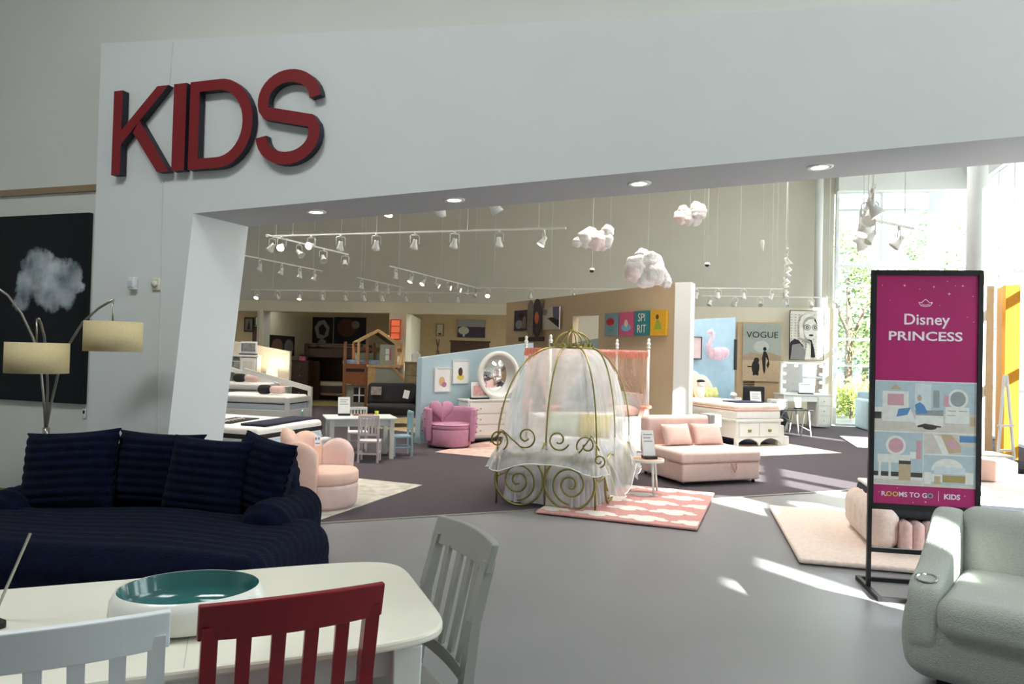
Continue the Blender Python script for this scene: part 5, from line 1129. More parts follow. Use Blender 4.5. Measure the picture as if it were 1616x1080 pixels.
def desk():
    p0 = PZ(1163, 646, .555); p1 = PZ(1284, 648, .555); d = (p1 - p0); rz = math.atan2(d.y, d.x); L_ = d.length; t = thing('trestle_desk', 'thin black desk on white trestle legs by the vanity', 'desk', (p0.x, p0.y, .008), rz)
    part('desktop', t, BLACKM, lambda b: b.box(0, L_, -.02, .55, .53, .55), bevel=.004)
    for x in (.25, L_ - .1):
        for (y0, dx) in ((.02, -.16), (.02, .06), (.5, -.16), (.5, .06)): part('leg', t, WHITE, lambda b, x=x, y0=y0, dx=dx: b.cyl((x + dx * 1.0, y0, 0), (x + dx * .4 - .02, y0, .53), .012, .016))
    part('brace', t, WHITE, lambda b: b.tube([(L_ - .06, .03, .12), (L_ - .75, .5, .52)], .008, 6)); part('brace', t, WHITE, lambda b: b.tube([(L_ - .75, .03, .30), (L_ - .35, .5, .52)], .008, 6))
    f = lambda x, y: Vector((p0.x, p0.y, 0)) + Vector((math.cos(rz) * x - math.sin(rz) * y, math.sin(rz) * x + math.cos(rz) * y, .559))
    sign_stand('tall white sign card leaning on the trestle desk', f(.52, .2), rz, .24, .34, 10)
    sign_stand('small white easel card at the end of the trestle desk', f(L_ - .2, .25), rz, .14, .22, 10)
    sign_stand('low white card at the lamp end of the trestle desk', f(.12, .3), rz, .26, .2, 8, lines=1)
    for k, x in enumerate((.93, 1.12)):
        q = f(x, .2); o = thing('storage_box', ['patterned white box on the trestle desk, nearer the tall card', 'patterned white box on the trestle desk, nearer the vanity'][k], 'box', q, rz, 'patterned boxes on the desk'); part('carton', o, PAPER, lambda b: b.box(-.09, .09, 0, .16, 0, .2)); part('pattern', o, GRY, lambda b: [b.flat(el(-.06 + .04 * (i % 4), .04 + .05 * (i // 4), .012, .014, 6), -.002) for i in range(12)])['kind'] = 'stuff'
    lm = thing('desk_lamp', 'white desk lamp with round head at the end of the trestle desk', 'lamp', f(.02, .3), rz); part('base', lm, WHITE, lambda b: b.lathe([(0, 0), (.07, 0), (.07, .015), (0, .02)], 18)); part('arm', lm, WHITE, lambda b: b.tube([(0, 0, .01), (-.02, 0, .2), (.0, -.02, .33)], .01, 8)); part('head', lm, WHITE, lambda b: b.ball((.02, -.04, .27), (.07, .07, .06), 14, 9))
    ch = thing('swivel_desk_chair', 'black upholstered chair behind the trestle desk', 'chair', f(.62, .75) - Vector((0, 0, .551)), rz)
    part('seat', ch, BLACKF, lambda b: b.rbox((0, 0, .46), (.5, .5, .1), .04, 3, 1)); part('backrest', ch, BLACKF, lambda b: b.rbox((0, -.22, .75), (.48, .08, .5), .035, 3, 1)); part('stem', ch, BLACKM, lambda b: b.cyl((0, 0, .06), (0, 0, .42), .03))
    for k in range(5): part('leg', ch, BLACKM, lambda b, k=k: b.cyl((0, 0, .08), (.27 * math.cos(k * 1.257), .27 * math.sin(k * 1.257), .02), .02, .014))
    st = thing('bean_seat', 'round black pouf under the vanity end of the desk', 'pouf', f(1.28, .95) - Vector((0, 0, .551)), rz); part('cushion', st, BLACKF, lambda b: b.lathe([(0, 0), (.26, 0), (.33, .1), (.34, .3), (.30, .46), (.2, .52), (0, .53)], 28)); part('seam', st, BLACKM, lambda b: b.tube([(.342 * math.cos(2 * PI * i / 30), .342 * math.sin(2 * PI * i / 30), .27) for i in range(30)], .006, 6, closed=True))
desk()
def vanity():
    a = PZ(1236, 676); b_ = PZ(1310, 677); d = b_ - a; rz = math.atan2(d.y, d.x); L_ = d.length; t = thing('vanity_desk', 'white vanity desk with drawers below the bulb mirror', 'vanity', (a.x, a.y, .008), rz)
    part('top', t, WHITE, lambda b: b.box(-.02, L_ + .02, -.02, .46, .76, .79), bevel=.005)
    part('cabinet', t, WHITE, lambda b: b.box(L_ - .34, L_, 0, .44, .04, .76), bevel=.004); part('side_panel', t, WHITE, lambda b: b.box(0, .04, 0, .44, .04, .76)); part('shelf_drawer', t, WHITE, lambda b: b.box(.04, L_ - .34, 0, .44, .62, .76))
    for k in range(3):
        z0 = .08 + k * .225; dr = part('drawer', t, mat('ivory_lacquer', (226, 224, 214), .4), lambda b: b.box(L_ - .32, L_ - .02, -.015, 0, z0, z0 + .21), bevel=.004); part('knob', dr, CHROME, lambda b: b.ball((L_ - .17, -.025, z0 + .1), .012, 8, 6))
    z0, z1 = PY(1272, 621, a.y).z, PY(1272, 570, a.y).z
    m_ = thing('bulb_mirror', 'rectangular mirror ringed with round bulbs on the vanity', 'mirror', (a.x + d.x * .5, a.y + d.y * .5 + .3, .799), rz); H = z1 - z0; w2 = L_ / 2 - .02
    part('glass', m_, MATS['mirror_silver'], lambda b: b.box(-w2 + .06, w2 - .06, -.01, .02, .03, H - .03)); part('frame', m_, WHITE, lambda b: (b.box(-w2, -w2 + .06, -.02, .04, 0, H), b.box(w2 - .06, w2, -.02, .04, 0, H), b.box(-w2, w2, -.02, .04, H - .05, H), b.box(-w2, w2, -.02, .04, 0, .03)), bevel=.004)
    bl = mat('mirror_bulb', (255, 252, 240), .4, emit=2.5)
    for x in (-w2 + .1, w2 - .1):
        for k in range(4): part('bulb', m_, bl, lambda b, x=x, k=k: b.ball((x, -.03, .08 + (H - .17) * k / 3), .033, 10, 8))
    for x in (-.17, .17): part('bulb', m_, bl, lambda b, x=x: b.ball((x, -.03, H - .09), .033, 10, 8))
    sign_stand('wide white notice card on the vanity in front of its mirror', (a.x + d.x * .5, a.y + d.y * .5 + .1, .799), rz, .33, .24, 6, lines=1)
vanity()
# pale blue daybed by the window
def daybed():
    t = thing('daybed', 'pale blue upholstered trundle daybed by the tall window', 'daybed', (8.18, 16.25, .008), R(-10)); m_ = mat('ice_blue_fabric', (176, 200, 212), .85, var=.05, bump=.2, bscale=150)
    part('arm', t, m_, lambda b: b.rbox((.07, .5, .36), (.16, 1.0, .72), .07, 4, 1)); part('base', t, m_, lambda b: b.rbox((1.0, .5, .34), (1.8, .98, .24), .03, 2, 1)); part('trundle_front', t, m_, lambda b: b.rbox((1.05, .0, .13), (1.8, .08, .24), .02, 2, 1)); part('mattress', t, MATT, lambda b: b.rbox((1.05, .5, .53), (1.7, .9, .16), .05, 3, 1)); part('backrest', t, m_, lambda b: b.rbox((1.0, 1.0, .45), (1.9, .14, .86), .06, 4, 1))
    W0 = Matrix.Translation(t.location) @ Euler((0, 0, t.rotation_euler.z)).to_matrix().to_4x4()
    o = MB().pillow(.6, .5, .22, nu=14, nv=14).build('white_pillow', MATT); o.matrix_world = W0 @ Matrix.Translation((.55, .62, .80)) @ Euler((R(-25), R(12), 0)).to_matrix().to_4x4(); tag(o, 'big white pillow on the pale blue daybed', 'pillow')
daybed()
# orange display panel, beige panel, play tent, bench, navy sofa end
c0 = PY(1570, 720, 11.6); c1 = PY(1584, 720, 11.05); c2 = PY(1607, 720, 10.95); hz = PY(1590, 451, 11.05).z
t = thing('display_panel', 'tall orange L-shaped display panel by the side window', 'panel', (c1.x, c1.y, .008)); ORG = mat('marigold_paint', (222, 150, 34), .6, var=.03)
part('face', t, ORG, lambda b: b.hexa([(0, 0, 0), (c2.x - c1.x, c2.y - c1.y, 0), (c2.x - c1.x + .03, c2.y - c1.y + .08, 0), (0, .08, 0)], [(0, 0, hz), (c2.x - c1.x, c2.y - c1.y, hz), (c2.x - c1.x + .03, c2.y - c1.y + .08, hz), (0, .08, hz)])); part('return', t, ORG, lambda b: b.hexa([(0, 0, 0), (.08, .02, 0), (c0.x - c1.x + .08, c0.y - c1.y, 0), (c0.x - c1.x, c0.y - c1.y, 0)], [(0, 0, hz), (.08, .02, hz), (c0.x - c1.x + .08, c0.y - c1.y, hz), (c0.x - c1.x, c0.y - c1.y, hz)]))
c3 = PY(1555, 700, 12.4); part('base_strip', t, mat('marigold_base', (214, 150, 30), .6), lambda b: b.box(-.02, c2.x - c1.x + .02, -.07, .06, 0, .07))
tag(MB().box(-.10, .10, -.03, .03, 0, PY(1560, 452, 12.4).z).build('tall_board', mat('tan_board', (206, 178, 142), .8), loc=(c3.x, 12.4, .008)), 'tall narrow tan board beside the orange panel', 'board')
p = PY(1560, 716, 10.4); t = thing('play_tent_frame', 'white A-frame play stand between banner and orange panel', 'frame', (p.x, p.y, .008), R(10))
hz2 = PY(1556, 592, 10.4).z
for sx in (-1, 1):
    for sy in (-.3, .3): part('leg', t, WHITE, lambda b, sx=sx, sy=sy: b.bar((sx * .16, sy, 0), (sx * .02, sy * .9, hz2), .03, .03))
for z in (.35, .7): part('rung', t, WHITE, lambda b, z=z: b.box(-.13, .13, -.3, -.27, z, z + .03))
p = PY(1566, 738, 9.6); zt_ = PY(1566, 716, 9.6).z; t = thing('white_bench', 'low white bench in front of the orange panel', 'bench', (p.x - .22, p.y, .008), R(-5)); part('seat', t, WHITE, lambda b: b.rbox((.22, .25, .30), (.55, .5, .12), .03, 3, 1)); part('base', t, WHITE, lambda b: b.box(0, .44, .02, .48, 0, .25))
t = thing('navy_ottoman', 'navy channelled ottoman at the right edge behind the banner', 'ottoman', (5.05, 7.75, .008), R(-12)); NAV2 = mat('navy_channel', (30, 34, 54), .9, var=.15, scale=25)
for i in range(13): part('channel', t, NAV2, lambda b, i=i: b.rbox((.06 + i * .09, .4, .30), (.092, .85, .32), .04, 3, 1))
part('plinth', t, BLACKM, lambda b: b.box(.06, 1.12, .05, .75, 0, .15))
t = thing('cream_platform_bed', 'cream covered low bed behind the boucle armchair', 'bed', (4.2, 6.1, .008), R(-16)); part('base', t, PLUSHC, lambda b: b.rbox((.9, .8, .17), (1.8, 1.5, .32), .06, 4, 1)); part('cover', t, MATT, lambda b: b.rbox((.9, .8, .38), (1.84, 1.54, .13), .05, 4, 1))
tag(MB().rbox((0, 0, .10), (.5, .34, .2), .02, 2, 1).build('pink_carton', mat('pink_carton', (226, 186, 170), .8, var=.1), loc=(5.15, 7.35, .008) if False else (4.62, 6.95, .46), rotz=R(-18)), 'pink patterned box on the cream bed at the right edge', 'box')

# ================================================================== LEFT DISPLAYS
# ---- full bed with black-banded mattress
def band_bed():
    u = Vector((.95, -.312)); v = Vector((.312, .95)); far = Vector((-2.5, 9.56)); rz = math.atan2(u.y, u.x)
    L_, W_ = 1.85, 1.38; org = far - u * L_ - v * W_; t = thing('full_bed', 'white bed with black-banded mattress behind the shell chair', 'bed', (org.x, org.y, .008), rz)
    part('frame', t, WHITE, lambda b: b.box(0, L_ + .05, .02, W_ - .02, .06, .26), bevel=.01)
    part('footboard', t, WHITE, lambda b: b.box(L_, L_ + .07, -.02, W_ + .02, 0, .34), bevel=.012); part('footboard_cap', t, WHITE, lambda b: b.box(L_ - .02, L_ + .10, -.04, W_ + .04, .33, .37), bevel=.01)
    for k in range(3): part('drawer', t, WHITE, lambda b, k=k: b.box(L_ + .07, L_ + .082, .04 + k * .48, .48 + k * .48, .06, .29), bevel=.004)
    part('step', t, WHITE, lambda b: b.box(L_ + .07, L_ + .2, W_ - .5, W_ - .05, 0, .07), bevel=.005)
    part('box_spring', t, mat('blue_lattice_fabric', (186, 204, 216), .85, var=.12, scale=40, bump=.4, bscale=60), lambda b: b.rbox((L_ / 2, W_ / 2, .36), (L_ - .02, W_ - .03, .2), .03, 2, 1))
    part('mattress', t, MATT, lambda b: b.rbox((L_ / 2, W_ / 2, .52), (L_ - .02, W_ - .02, .17), .05, 4, 1))
    part('black_band', t, BLACKF, lambda b: b.rbox((L_ / 2, W_ / 2, .50), (L_ - .005, W_ - .005, .075), .03, 3, 1))
    part('headboard', t, mat('slate_fabric', (104, 114, 122), .85, var=.06, bump=.2), lambda b: b.rbox((-.08, W_ / 2 + .18, .52), (.14, W_ + .2, 1.0), .05, 3, 1))
    W0 = Matrix.Translation(t.location) @ Euler((0, 0, rz)).to_matrix().to_4x4()
    def lay(o, M_, lb_, cat, group=None): o.matrix_world = W0 @ M_; tag(o, lb_, cat, group)
    lay(MB().rbox((0, 0, 0), (.34, 1.15, .03), .012, 2, 1).build('bed_runner', mat('navy_quilt', (26, 30, 52), .85, var=.2, scale=20)), Matrix.Translation((L_ - .24, W_ / 2 + .06, .622)) @ Euler((0, 0, R(4))).to_matrix().to_4x4(), 'navy folded runner at the foot of the black-banded mattress', 'runner')
    o = MB().rbox((0, 0, 0), (.34, .72, .012), .005, 2, 1).build('logo_mat', BLACKF); lay(o, Matrix.Translation((L_ - .82, W_ / 2 - .1, .614)) @ Euler((0, 0, R(10))).to_matrix().to_4x4(), 'black mat with white script lying on the banded mattress', 'mat')
    part('white_script', o, IVO, lambda b: [b.tube([(-.06 + .03 * math.sin(k * 1.7), -.3 + k * .09, .007), (.02 + .04 * math.cos(k), -.27 + k * .09, .007), (.07, -.3 + k * .09, .007), (-.02, -.22 + k * .09, .007)], .007, 5) for k in range(6)])['kind'] = 'stuff'
    lay(MB().pillow(.5, .3, .15, nu=14, nv=12).build('rainbow_pillow', mat('rainbow_fabric', (200, 180, 110), .9, var=.8, scale=9)), Matrix.Translation((.18, W_ - .30, .72)) @ Euler((R(-30), 0, R(90))).to_matrix().to_4x4(), 'colourful patterned pillow against the slate headboard', 'pillow')
band_bed()
# ---- white beds, hutch and nightstand by the white partition
def roll(name, label, W0, M_, L_=.55, r_=.11):
    t = thing(name, label, 'pillow', (0, 0, 0), 0, 'rolled pillows on the white beds'); t.matrix_world = W0 @ M_
    part('dark_half', t, BLACKF, lambda b: b.rbox((-L_ * .27, 0, 0), (L_ * .5, r_ * 2, r_ * 1.7), r_ * .75, 4, 1)); part('pink_half', t, PINKP, lambda b: b.rbox((L_ * .22, 0, 0), (L_ * .55, r_ * 1.9, r_ * 1.5), r_ * .7, 4, 1))
def white_bed(label, px, Y, rz, W_, L_, lb2, zm=.52):
    p = at_px(px, Y); t = thing('white_bed', label, 'bed', (p.x, p.y, .008), rz)
    part('frame', t, WHITE, lambda b: b.box(0, L_, 0, W_, .1, .3), bevel=.01); part('box_spring', t, mat('pale_blue_ticking', (196, 208, 220), .85), lambda b: b.rbox((L_ / 2, W_ / 2, .36), (L_ - .06, W_ - .04, .16), .03, 2, 1)); part('mattress', t, MATT, lambda b: b.rbox((L_ / 2, W_ / 2, zm - .02), (L_ - .06, W_ - .04, .17), .05, 3, 1)); part('edge_piping', t, BLACKF, lambda b: b.rbox((L_ / 2, W_ / 2, zm - .095), (L_ - .05, W_ - .03, .018), .008, 2, 1))
    fb = [(0, 0), (W_, 0), (W_, .62), (W_ * .9, .64), (W_ * .5, .82), (W_ * .2, .92), (0, .95)]
    M_ = Matrix(((0, -1, 0, L_), (1, 0, 0, 0), (0, 0, 1, 0), (0, 0, 0, 1)))
    part('footboard', t, WHITE, lambda b: b.prism([(W_ - q[0], q[1]) for q in fb][::-1], -.02, .03, M=M_)) if False else None
    for y in (0, W_): part('post', t, WHITE, lambda b, y=y: b.box(L_ - .03, L_ + .05, y - .04, y + .04, 0, .56 if y == 0 else .74), bevel=.008)
    part('side_rail', t, WHITE, lambda b: b.bar((.2, W_, 1.05), (L_, W_, .70), .05, .10)); part('foot_rail', t, WHITE, lambda b: b.bar((L_, 0, .50), (L_, W_, .50), .04, .10))
    W0 = Matrix.Translation(t.location) @ Euler((0, 0, rz)).to_matrix().to_4x4()
    roll('rolled_pillow', lb2, W0, Matrix.Translation((L_ - .55, W_ * .4, zm + .17)) @ Euler((0, 0, R(4))).to_matrix().to_4x4()); return t
white_bed('white bed with raised end rail in front of the white partition', 330, 14.5, R(-10), 1.0, 1.75, 'black and pink rolled pillow on the nearer white bed')
white_bed('white bed beside the hutch, half hidden by the nearer white bed', 322, 16.1, R(-8), .7, 1.45, 'black and pink rolled pillow on the bed by the hutch', .68)
def hutch():
    a = at_px(362, 16.95); b_ = at_px(407, 16.9); L_ = (b_ - a).length; z1 = PY(385, 562, 16.9).z; t = thing('bookcase_hutch', 'white bookcase hutch with a panelled door at the white partition', 'hutch', (a.x, a.y - .05, .008), 0)
    part('back', t, WHITE, lambda b: b.box(0, L_, .26, .28, 0, z1)); part('top', t, WHITE, lambda b: b.box(-.03, L_ + .03, -.02, .28, z1 - .03, z1 + .02), bevel=.006)
    for x in (0, L_ * .42, L_ - .03): part('upright', t, WHITE, lambda b, x=x: b.box(x, x + .03, 0, .26, 0, z1 - .03))
    for z in (.3, .62, .95, 1.2): part('shelf', t, WHITE, lambda b, z=z: b.box(.03, L_ * .42, .01, .26, z, z + .025))
    d_ = part('door', t, WHITE, lambda b: b.box(L_ * .45, L_ - .04, -.015, .005, .8, z1 - .05), bevel=.004); part('door_panel', d_, mat('door_inset', (214, 212, 202), .5), lambda b: b.box(L_ * .52, L_ - .1, -.018, -.014, .88, z1 - .13)); part('lower_cabinet', t, WHITE, lambda b: b.box(L_ * .45, L_ - .04, 0, .26, .05, .78), bevel=.004)
    sg_ = sign_stand('black and white photo card standing on the white hutch', (a.x + L_ * .62, a.y + .08, z1 + .029), 0, .40, .30, 8, lines=0); part('photo', sg_, mat('grey_room_photo', (130, 132, 130), .6, var=.4, scale=18), lambda b: b.flat(rc(-.17, .09, .17, .28), -.016))
hutch()
a = at_px(421, 16.75); chest('nightstand', 'white nightstand carrying the lit table lamp', 'nightstand', (a.x, a.y, .008), 0, .52, .36, PY(437, 612, 16.7).z + .02, 3, 1)
def table_lamp():
    p = PY(429, 609, 16.9); zt_ = PY(437, 612, 16.7).z + .03; x = PY(429, 580, 16.9).x; t = thing('table_lamp', 'lit table lamp with amber base and white shade on the nightstand', 'lamp', (x, 16.93, zt_))
    part('base', t, mat('amber_glass', (222, 150, 40), .25, emit=.15), lambda b: b.lathe([(0, 0), (.06, 0), (.06, .015), (.03, .03), (.06, .07), (.065, .12), (.035, .18), (.02, .22), (.012, .25)], 20)); part('shade', t, mat('lit_shade', (255, 236, 205), .8, emit=.9), lambda b: b.lathe([(.135, .22), (.125, .42)], 28))
    l = bpy.data.lights.new('table_lamp_bulb', 'POINT'); l.energy = 14; l.color = (1, .78, .5); l.shadow_soft_size = .04; o = bpy.data.objects.new('table_lamp_bulb', l); C.objects.link(o); o.parent = t; o.location = (0, 0, .43)
table_lamp()
a = PY(415, 600, 16.8); sign_stand('framed price chart leaning beside the amber lamp', (a.x, 16.72, PY(437, 612, 16.7).z + .03) if False else (at_px(421, 16.75).x + .08, 16.86, PY(437, 612, 16.7).z + .029), 0, .2, .28, 8)
# ---- kids' table and chairs
KT = Vector((-2.18, 10.33, .008)); KR = R(20)
def kids_table():
    t = thing('kids_table', 'small white play table with sign and toys', 'table', KT, KR); m_ = mat('play_table_paint', (206, 214, 216), .45, var=.04)
    part('tabletop', t, m_, lambda b: b.box(-.50, .50, -.33, .33, .565, .59), bevel=.008); part('apron', t, m_, lambda b: b.box(-.43, .43, -.27, .27, .47, .565))
    for x in (-.42, .42):
        for y in (-.26, .26): part('leg', t, WHITE, lambda b, x=x, y=y: b.box(x - .032, x + .032, y - .032, y + .032, 0, .565), bevel=.004)
kids_table()
def kids_chair(label, m, loc, rz):
    t = thing('kids_chair', label, 'chair', loc, rz, "children's slat-back chairs"); W_ = .29; h = W_ / 2; S = .30; H = .66
    part('seat', t, m, lambda b: b.box(-h, h, -.13, .15, S - .03, S), bevel=.006)
    for sx in (-1, 1):
        part('back_post', t, m, lambda b, x=sx * (h - .014): b.box(x - .014, x + .014, -.15, -.122, 0, H - .02)); part('leg', t, m, lambda b, x=sx * (h - .016): b.box(x - .014, x + .014, .11, .138, 0, S - .03))
        part('side_stretcher', t, m, lambda b, x=sx * (h - .015): b.box(x - .008, x + .008, -.13, .12, .12, .14))
    part('top_rail', t, m, lambda b: b.box(-h, h, -.152, -.128, H - .045, H), bevel=.005); part('lower_rail', t, m, lambda b: b.box(-h + .02, h - .02, -.148, -.13, S + .07, S + .1)); part('stretcher', t, m, lambda b: b.box(-h + .02, h - .02, -.147, -.131, .11, .135))
    for k in range(5): part('slat', t, m, lambda b, x=-h + .05 + k * (W_ - .1) / 4: b.box(x - .012, x + .012, -.145, -.133, S + .09, H - .04))
    return t
PKW = mat('pinkish_white_paint', (226, 216, 220), .45); SKY = mat('sky_blue_paint', (150, 182, 196), .5)
c1 = kids_chair('pinkish white child chair at the near side of the play table', PKW, (-1.95, 9.94, .008), R(3))
def kchair(label, m, loc, rz):
    o = dup(c1, label, loc, rz)
    for ch in o.children:
        ch.data = ch.data.copy(); ch.data.materials[0] = m
kchair('white child chair at the far side of the play table', WHITE, (-2.35, 11.0, .008), R(195)); kchair('sky blue child chair at the left end of the play table', SKY, (-2.86, 10.28, .008), R(-75)); kchair('sky blue child chair at the right end of the play table', SKY, (-1.62, 10.62, .008), R(112))
sign_stand('white price card standing on the play table', KT + Vector((-.24, .03, .592)), KR, .17, .25, 10)
def toy(nm, lb_, dx, dy, bm, m): tag(bm.build(nm, m, loc=KT + Vector((dx, dy, .592)), rotz=KR), lb_, 'toy')
toy('toy_cup', 'small lime cup on the play table', .22, .12, MB().lathe([(0, 0), (.025, 0), (.03, .07), (.026, .07), (.022, .008), (0, .008)], 14), mat('lime_plastic', (196, 208, 60), .4)); toy('wood_tray', 'flat red wooden tray on the play table', .02, .14, MB().box(-.15, .15, -.05, .05, 0, .018), mat('red_tray', (160, 92, 74), .5))
# ---- black futon
def futon():
    p = at_px(621, 14.75); t = thing('futon', 'black armless futon with two hang tags by the treehouse bed', 'futon', (p.x, p.y, .019), R(8)); W_ = 1.02
    part('seat', t, BLACKF, lambda b: b.rbox((0, -.1, .34), (W_, .72, .22), .09, 4, 1)); part('backrest', t, BLACKF, lambda b: b.rbox((0, 0, 0), (W_, .22, .5), .09, 4, 1, M=Matrix.Translation((0, .28, .62)) @ Euler((R(-22), 0, 0)).to_matrix().to_4x4())); part('bolster_side', t, BLACKF, lambda b: b.rbox((W_ / 2 + .02, .05, .46), (.1, .66, .40), .045, 3, 1))
    for x in (-.4, .4):
        for y in (-.38, .2): part('leg', t, BLACKM, lambda b, x=x, y=y: b.cyl((x, y, 0), (x, y, .24), .016, .024))
    for x, m_, nm in ((.30, PAPER, 'white_tag'), (-.33, mat('grey_pink_tag', (150, 138, 134), .7, var=.3, scale=20), 'care_label')): part(nm, t, m_, lambda b, x=x: b.box(x - .06 * (1 if m_ is PAPER else 1.8), x + .06 * (1 if m_ is PAPER else 1.8), -.004, .004, -.09, .09, M=Matrix.Translation((0, .155, .70)) @ Euler((R(-22), R(12 if m_ is PAPER else 0), 0)).to_matrix().to_4x4()))
futon()
# ---- treehouse loft bed
def treehouse():
    Y = 18.3; k = FPX / Y; o = PY(590, 645, Y); t = thing('treehouse_bed', 'wooden treehouse loft bed with gabled roof and slide wall', 'loft bed', (o.x, Y, .008), 0); X = lambda px: (px - 590) / k; Z = lambda py: max(0, (643 - py) / k); D = 1.0; RF = mat('roof_grey_wood', (112, 98, 82), .7, var=.15, scale=12)
    for px, m_ in ((542, MWOOD), (577, MWOOD)):
        for y in (0, D): part('post', t, m_, lambda b, px=px, y=y: b.box(X(px) - .035, X(px) + .035, y - .035, y + .035, 0, Z(535)))
    for y in (0, D): part('post', t, LWOOD, lambda b, y=y: b.box(X(563) - .03, X(563) + .03, y - .03 + .02, y + .03 + .02, Z(595), Z(533))) if y == 0 else part('post', t, LWOOD, lambda b, y=y: b.box(X(622) - .03, X(622) + .03, y - .03, y + .03, Z(572), Z(535)))
    part('post', t, LWOOD, lambda b: b.box(X(622) - .03, X(622) + .03, -.03, .03, Z(572), Z(533)))
    part('guard_panel', t, mat('chestnut_panel', (134, 78, 44), .55, var=.12, scale=12), lambda b: b.hexa([(X(542), -.05, Z(600)), (X(577), -.05, Z(604)), (X(577), -.02, Z(604)), (X(542), -.02, Z(600))], [(X(542), -.05, Z(570)), (X(577), -.05, Z(570)), (X(577), -.02, Z(570)), (X(542), -.02, Z(570))])); part('guard_slot', t, BLACKM, lambda b: b.box(X(545), X(574), -.053, -.05, Z(582), Z(577)))
    part('loft_deck', t, MWOOD, lambda b: b.box(X(542), X(625), 0, D, Z(576), Z(571))); part('top_rail', t, MWOOD, lambda b: b.box(X(542), X(622), D - .03, D + .01, Z(549), Z(543)))
    part('rear_panel', t, PGREY, lambda b: b.box(X(545), X(596), D - .02, D, Z(570), Z(552)))
    w_ = part('house_wall', t, PGREY, lambda b: b.box(X(597), X(621), -.02, .01, Z(571), Z(538)))
    for i in range(2):
        for j in range(2): part('window_pane', w_, PAPER, lambda b, i=i, j=j: b.box(X(606) + i * .05, X(606) + i * .05 + .04, -.026, -.02, Z(563) + j * .16, Z(563) + j * .16 + .14))
    part('shutter', w_, mat('coral_shutter', (214, 84, 80), .6), lambda b: b.box(X(613), X(614.5), -.03, -.02, Z(563), Z(543)))
    lw = part('lower_wall', t, PGREY, lambda b: b.box(X(544), X(575), .04, .07, 0, Z(603))); part('window', lw, BLACKM, lambda b: b.box(X(557), X(576), .03, .04, Z(630), Z(607))); part('window_cross', lw, PAPER, lambda b: (b.box(X(565), X(567), .02, .03, Z(630), Z(607)), b.box(X(557), X(576), .02, .03, Z(620), Z(618))))
    part('slide_wall', t, PGREY, lambda b: b.prism([(X(591), Z(645)), (X(655), Z(645)), (X(652), Z(613)), (X(618), Z(574)), (X(591), Z(574))], -.02, .02)); part('slide_edge', t, LWOOD, lambda b: b.bar((X(618), -.02, Z(573)), (X(655), -.02, Z(615)), .04, .06, 0, (0, 1, 0))); part('corner_board', t, LWOOD, lambda b: (b.box(X(577), X(591), -.03, .0, 0, Z(573)))); part('slide_cap', t, LWOOD, lambda b: b.box(X(577), X(628), -.05, .05, Z(574), Z(570)))
    ap, le, ri = (X(594), Z(516)), (X(562), Z(534)), (X(625), Z(537)); dx = X(540) - X(562)
    for (p, q, nm) in ((ap, le, 'left'), (ap, ri, 'right')):
        part('roof_panel', t, RF, lambda b, p=p, q=q: b.hexa([(p[0], 0, p[1] - .03), (q[0], 0, q[1] - .03), (q[0] + dx, D, q[1] - .03), (p[0] + dx, D, p[1] - .03)], [(p[0], 0, p[1]), (q[0], 0, q[1]), (q[0] + dx, D, q[1]), (p[0] + dx, D, p[1])])); part('gable_board', t, LWOOD, lambda b, p=p, q=q: b.bar((p[0], -.03, p[1]), (q[0], -.03, q[1]), .05, .08, 0, (0, 1, 0)))
    part('mattress', t, mat('blue_white_bedding', (150, 166, 190), .9, var=.3, scale=6), lambda b: b.rbox((X(565), D / 2, Z(571) + .06), (.9, D - .1, .12), .04, 3, 1))
treehouse()
def bunk():
    a = at_px(486, 22.0); b_ = at_px(541, 21.7); L_ = (b_ - a).length + .5; t = thing('bunk_bed', 'dark walnut bunk bed in the back bay', 'bunk bed', (a.x, 21.9, .02), math.atan2(-.3, 1.2) * .3); H = PY(490, 543, 22).z
    for x in (0, L_):
        for y in (0, 1.0): part('post', t, DWOOD, lambda b, x=x, y=y: b.box(x - .06, x + .06, y - .05, y + .05, 0, H))
    for z0, z1 in ((.12, .42), (H - .42, H - .16)): part('side_rail', t, DWOOD, lambda b, z0=z0, z1=z1: b.box(.06, L_ - .06, -.03, .03, z0, z1))
    for z in (.46, H - .30): part('mattress', t, mat('bunk_mattress', (206, 190, 168), .9), lambda b, z=z: b.rbox((L_ / 2, .5, z), (L_ - .14, .9, .14), .05, 3, 1))
    part('guard_rail', t, DWOOD, lambda b: b.box(.06, L_ - .06, -.03, .02, H - .08, H - .02)); part('end_panel', t, DWOOD, lambda b: b.box(-.03, .03, .05, .95, .2, H - .1)); part('rear_panel', t, DWOOD, lambda b: b.box(.06, L_ - .06, .98, 1.02, .2, H - .1)); part('stair_cabinet', t, DWOOD, lambda b: b.box(.1, .45, -.1, .02, 0, H - .55)); part('drawer', t, mat('tan_drawer', (150, 116, 84), .6), lambda b: b.box(.5, L_ - .1, -.05, -.03, .14, .2))
bunk()
a = at_px(462, 21.2); b_ = at_px(488, 21.2); chest('dark_dresser', 'dark walnut chest beside the bunk bed', 'dresser', (a.x, 21.2, .008), 0, (b_ - a).length, .45, PY(475, 570, 21.2).z, 4, 1, DWOOD)
tt_ = thing('toy_box', 'pink patterned toy box on the dark chest', 'toy', (PY(477, 565, 21.3).x, 21.35, PY(475, 570, 21.2).z + .009)); part('carton', tt_, mat('pink_toy', (190, 90, 120), .6, var=.5, scale=14), lambda b: b.box(-.09, .09, -.06, .06, 0, .17)); part('lid', tt_, DARKP, lambda b: b.box(-.095, .095, -.065, .065, .13, .18))
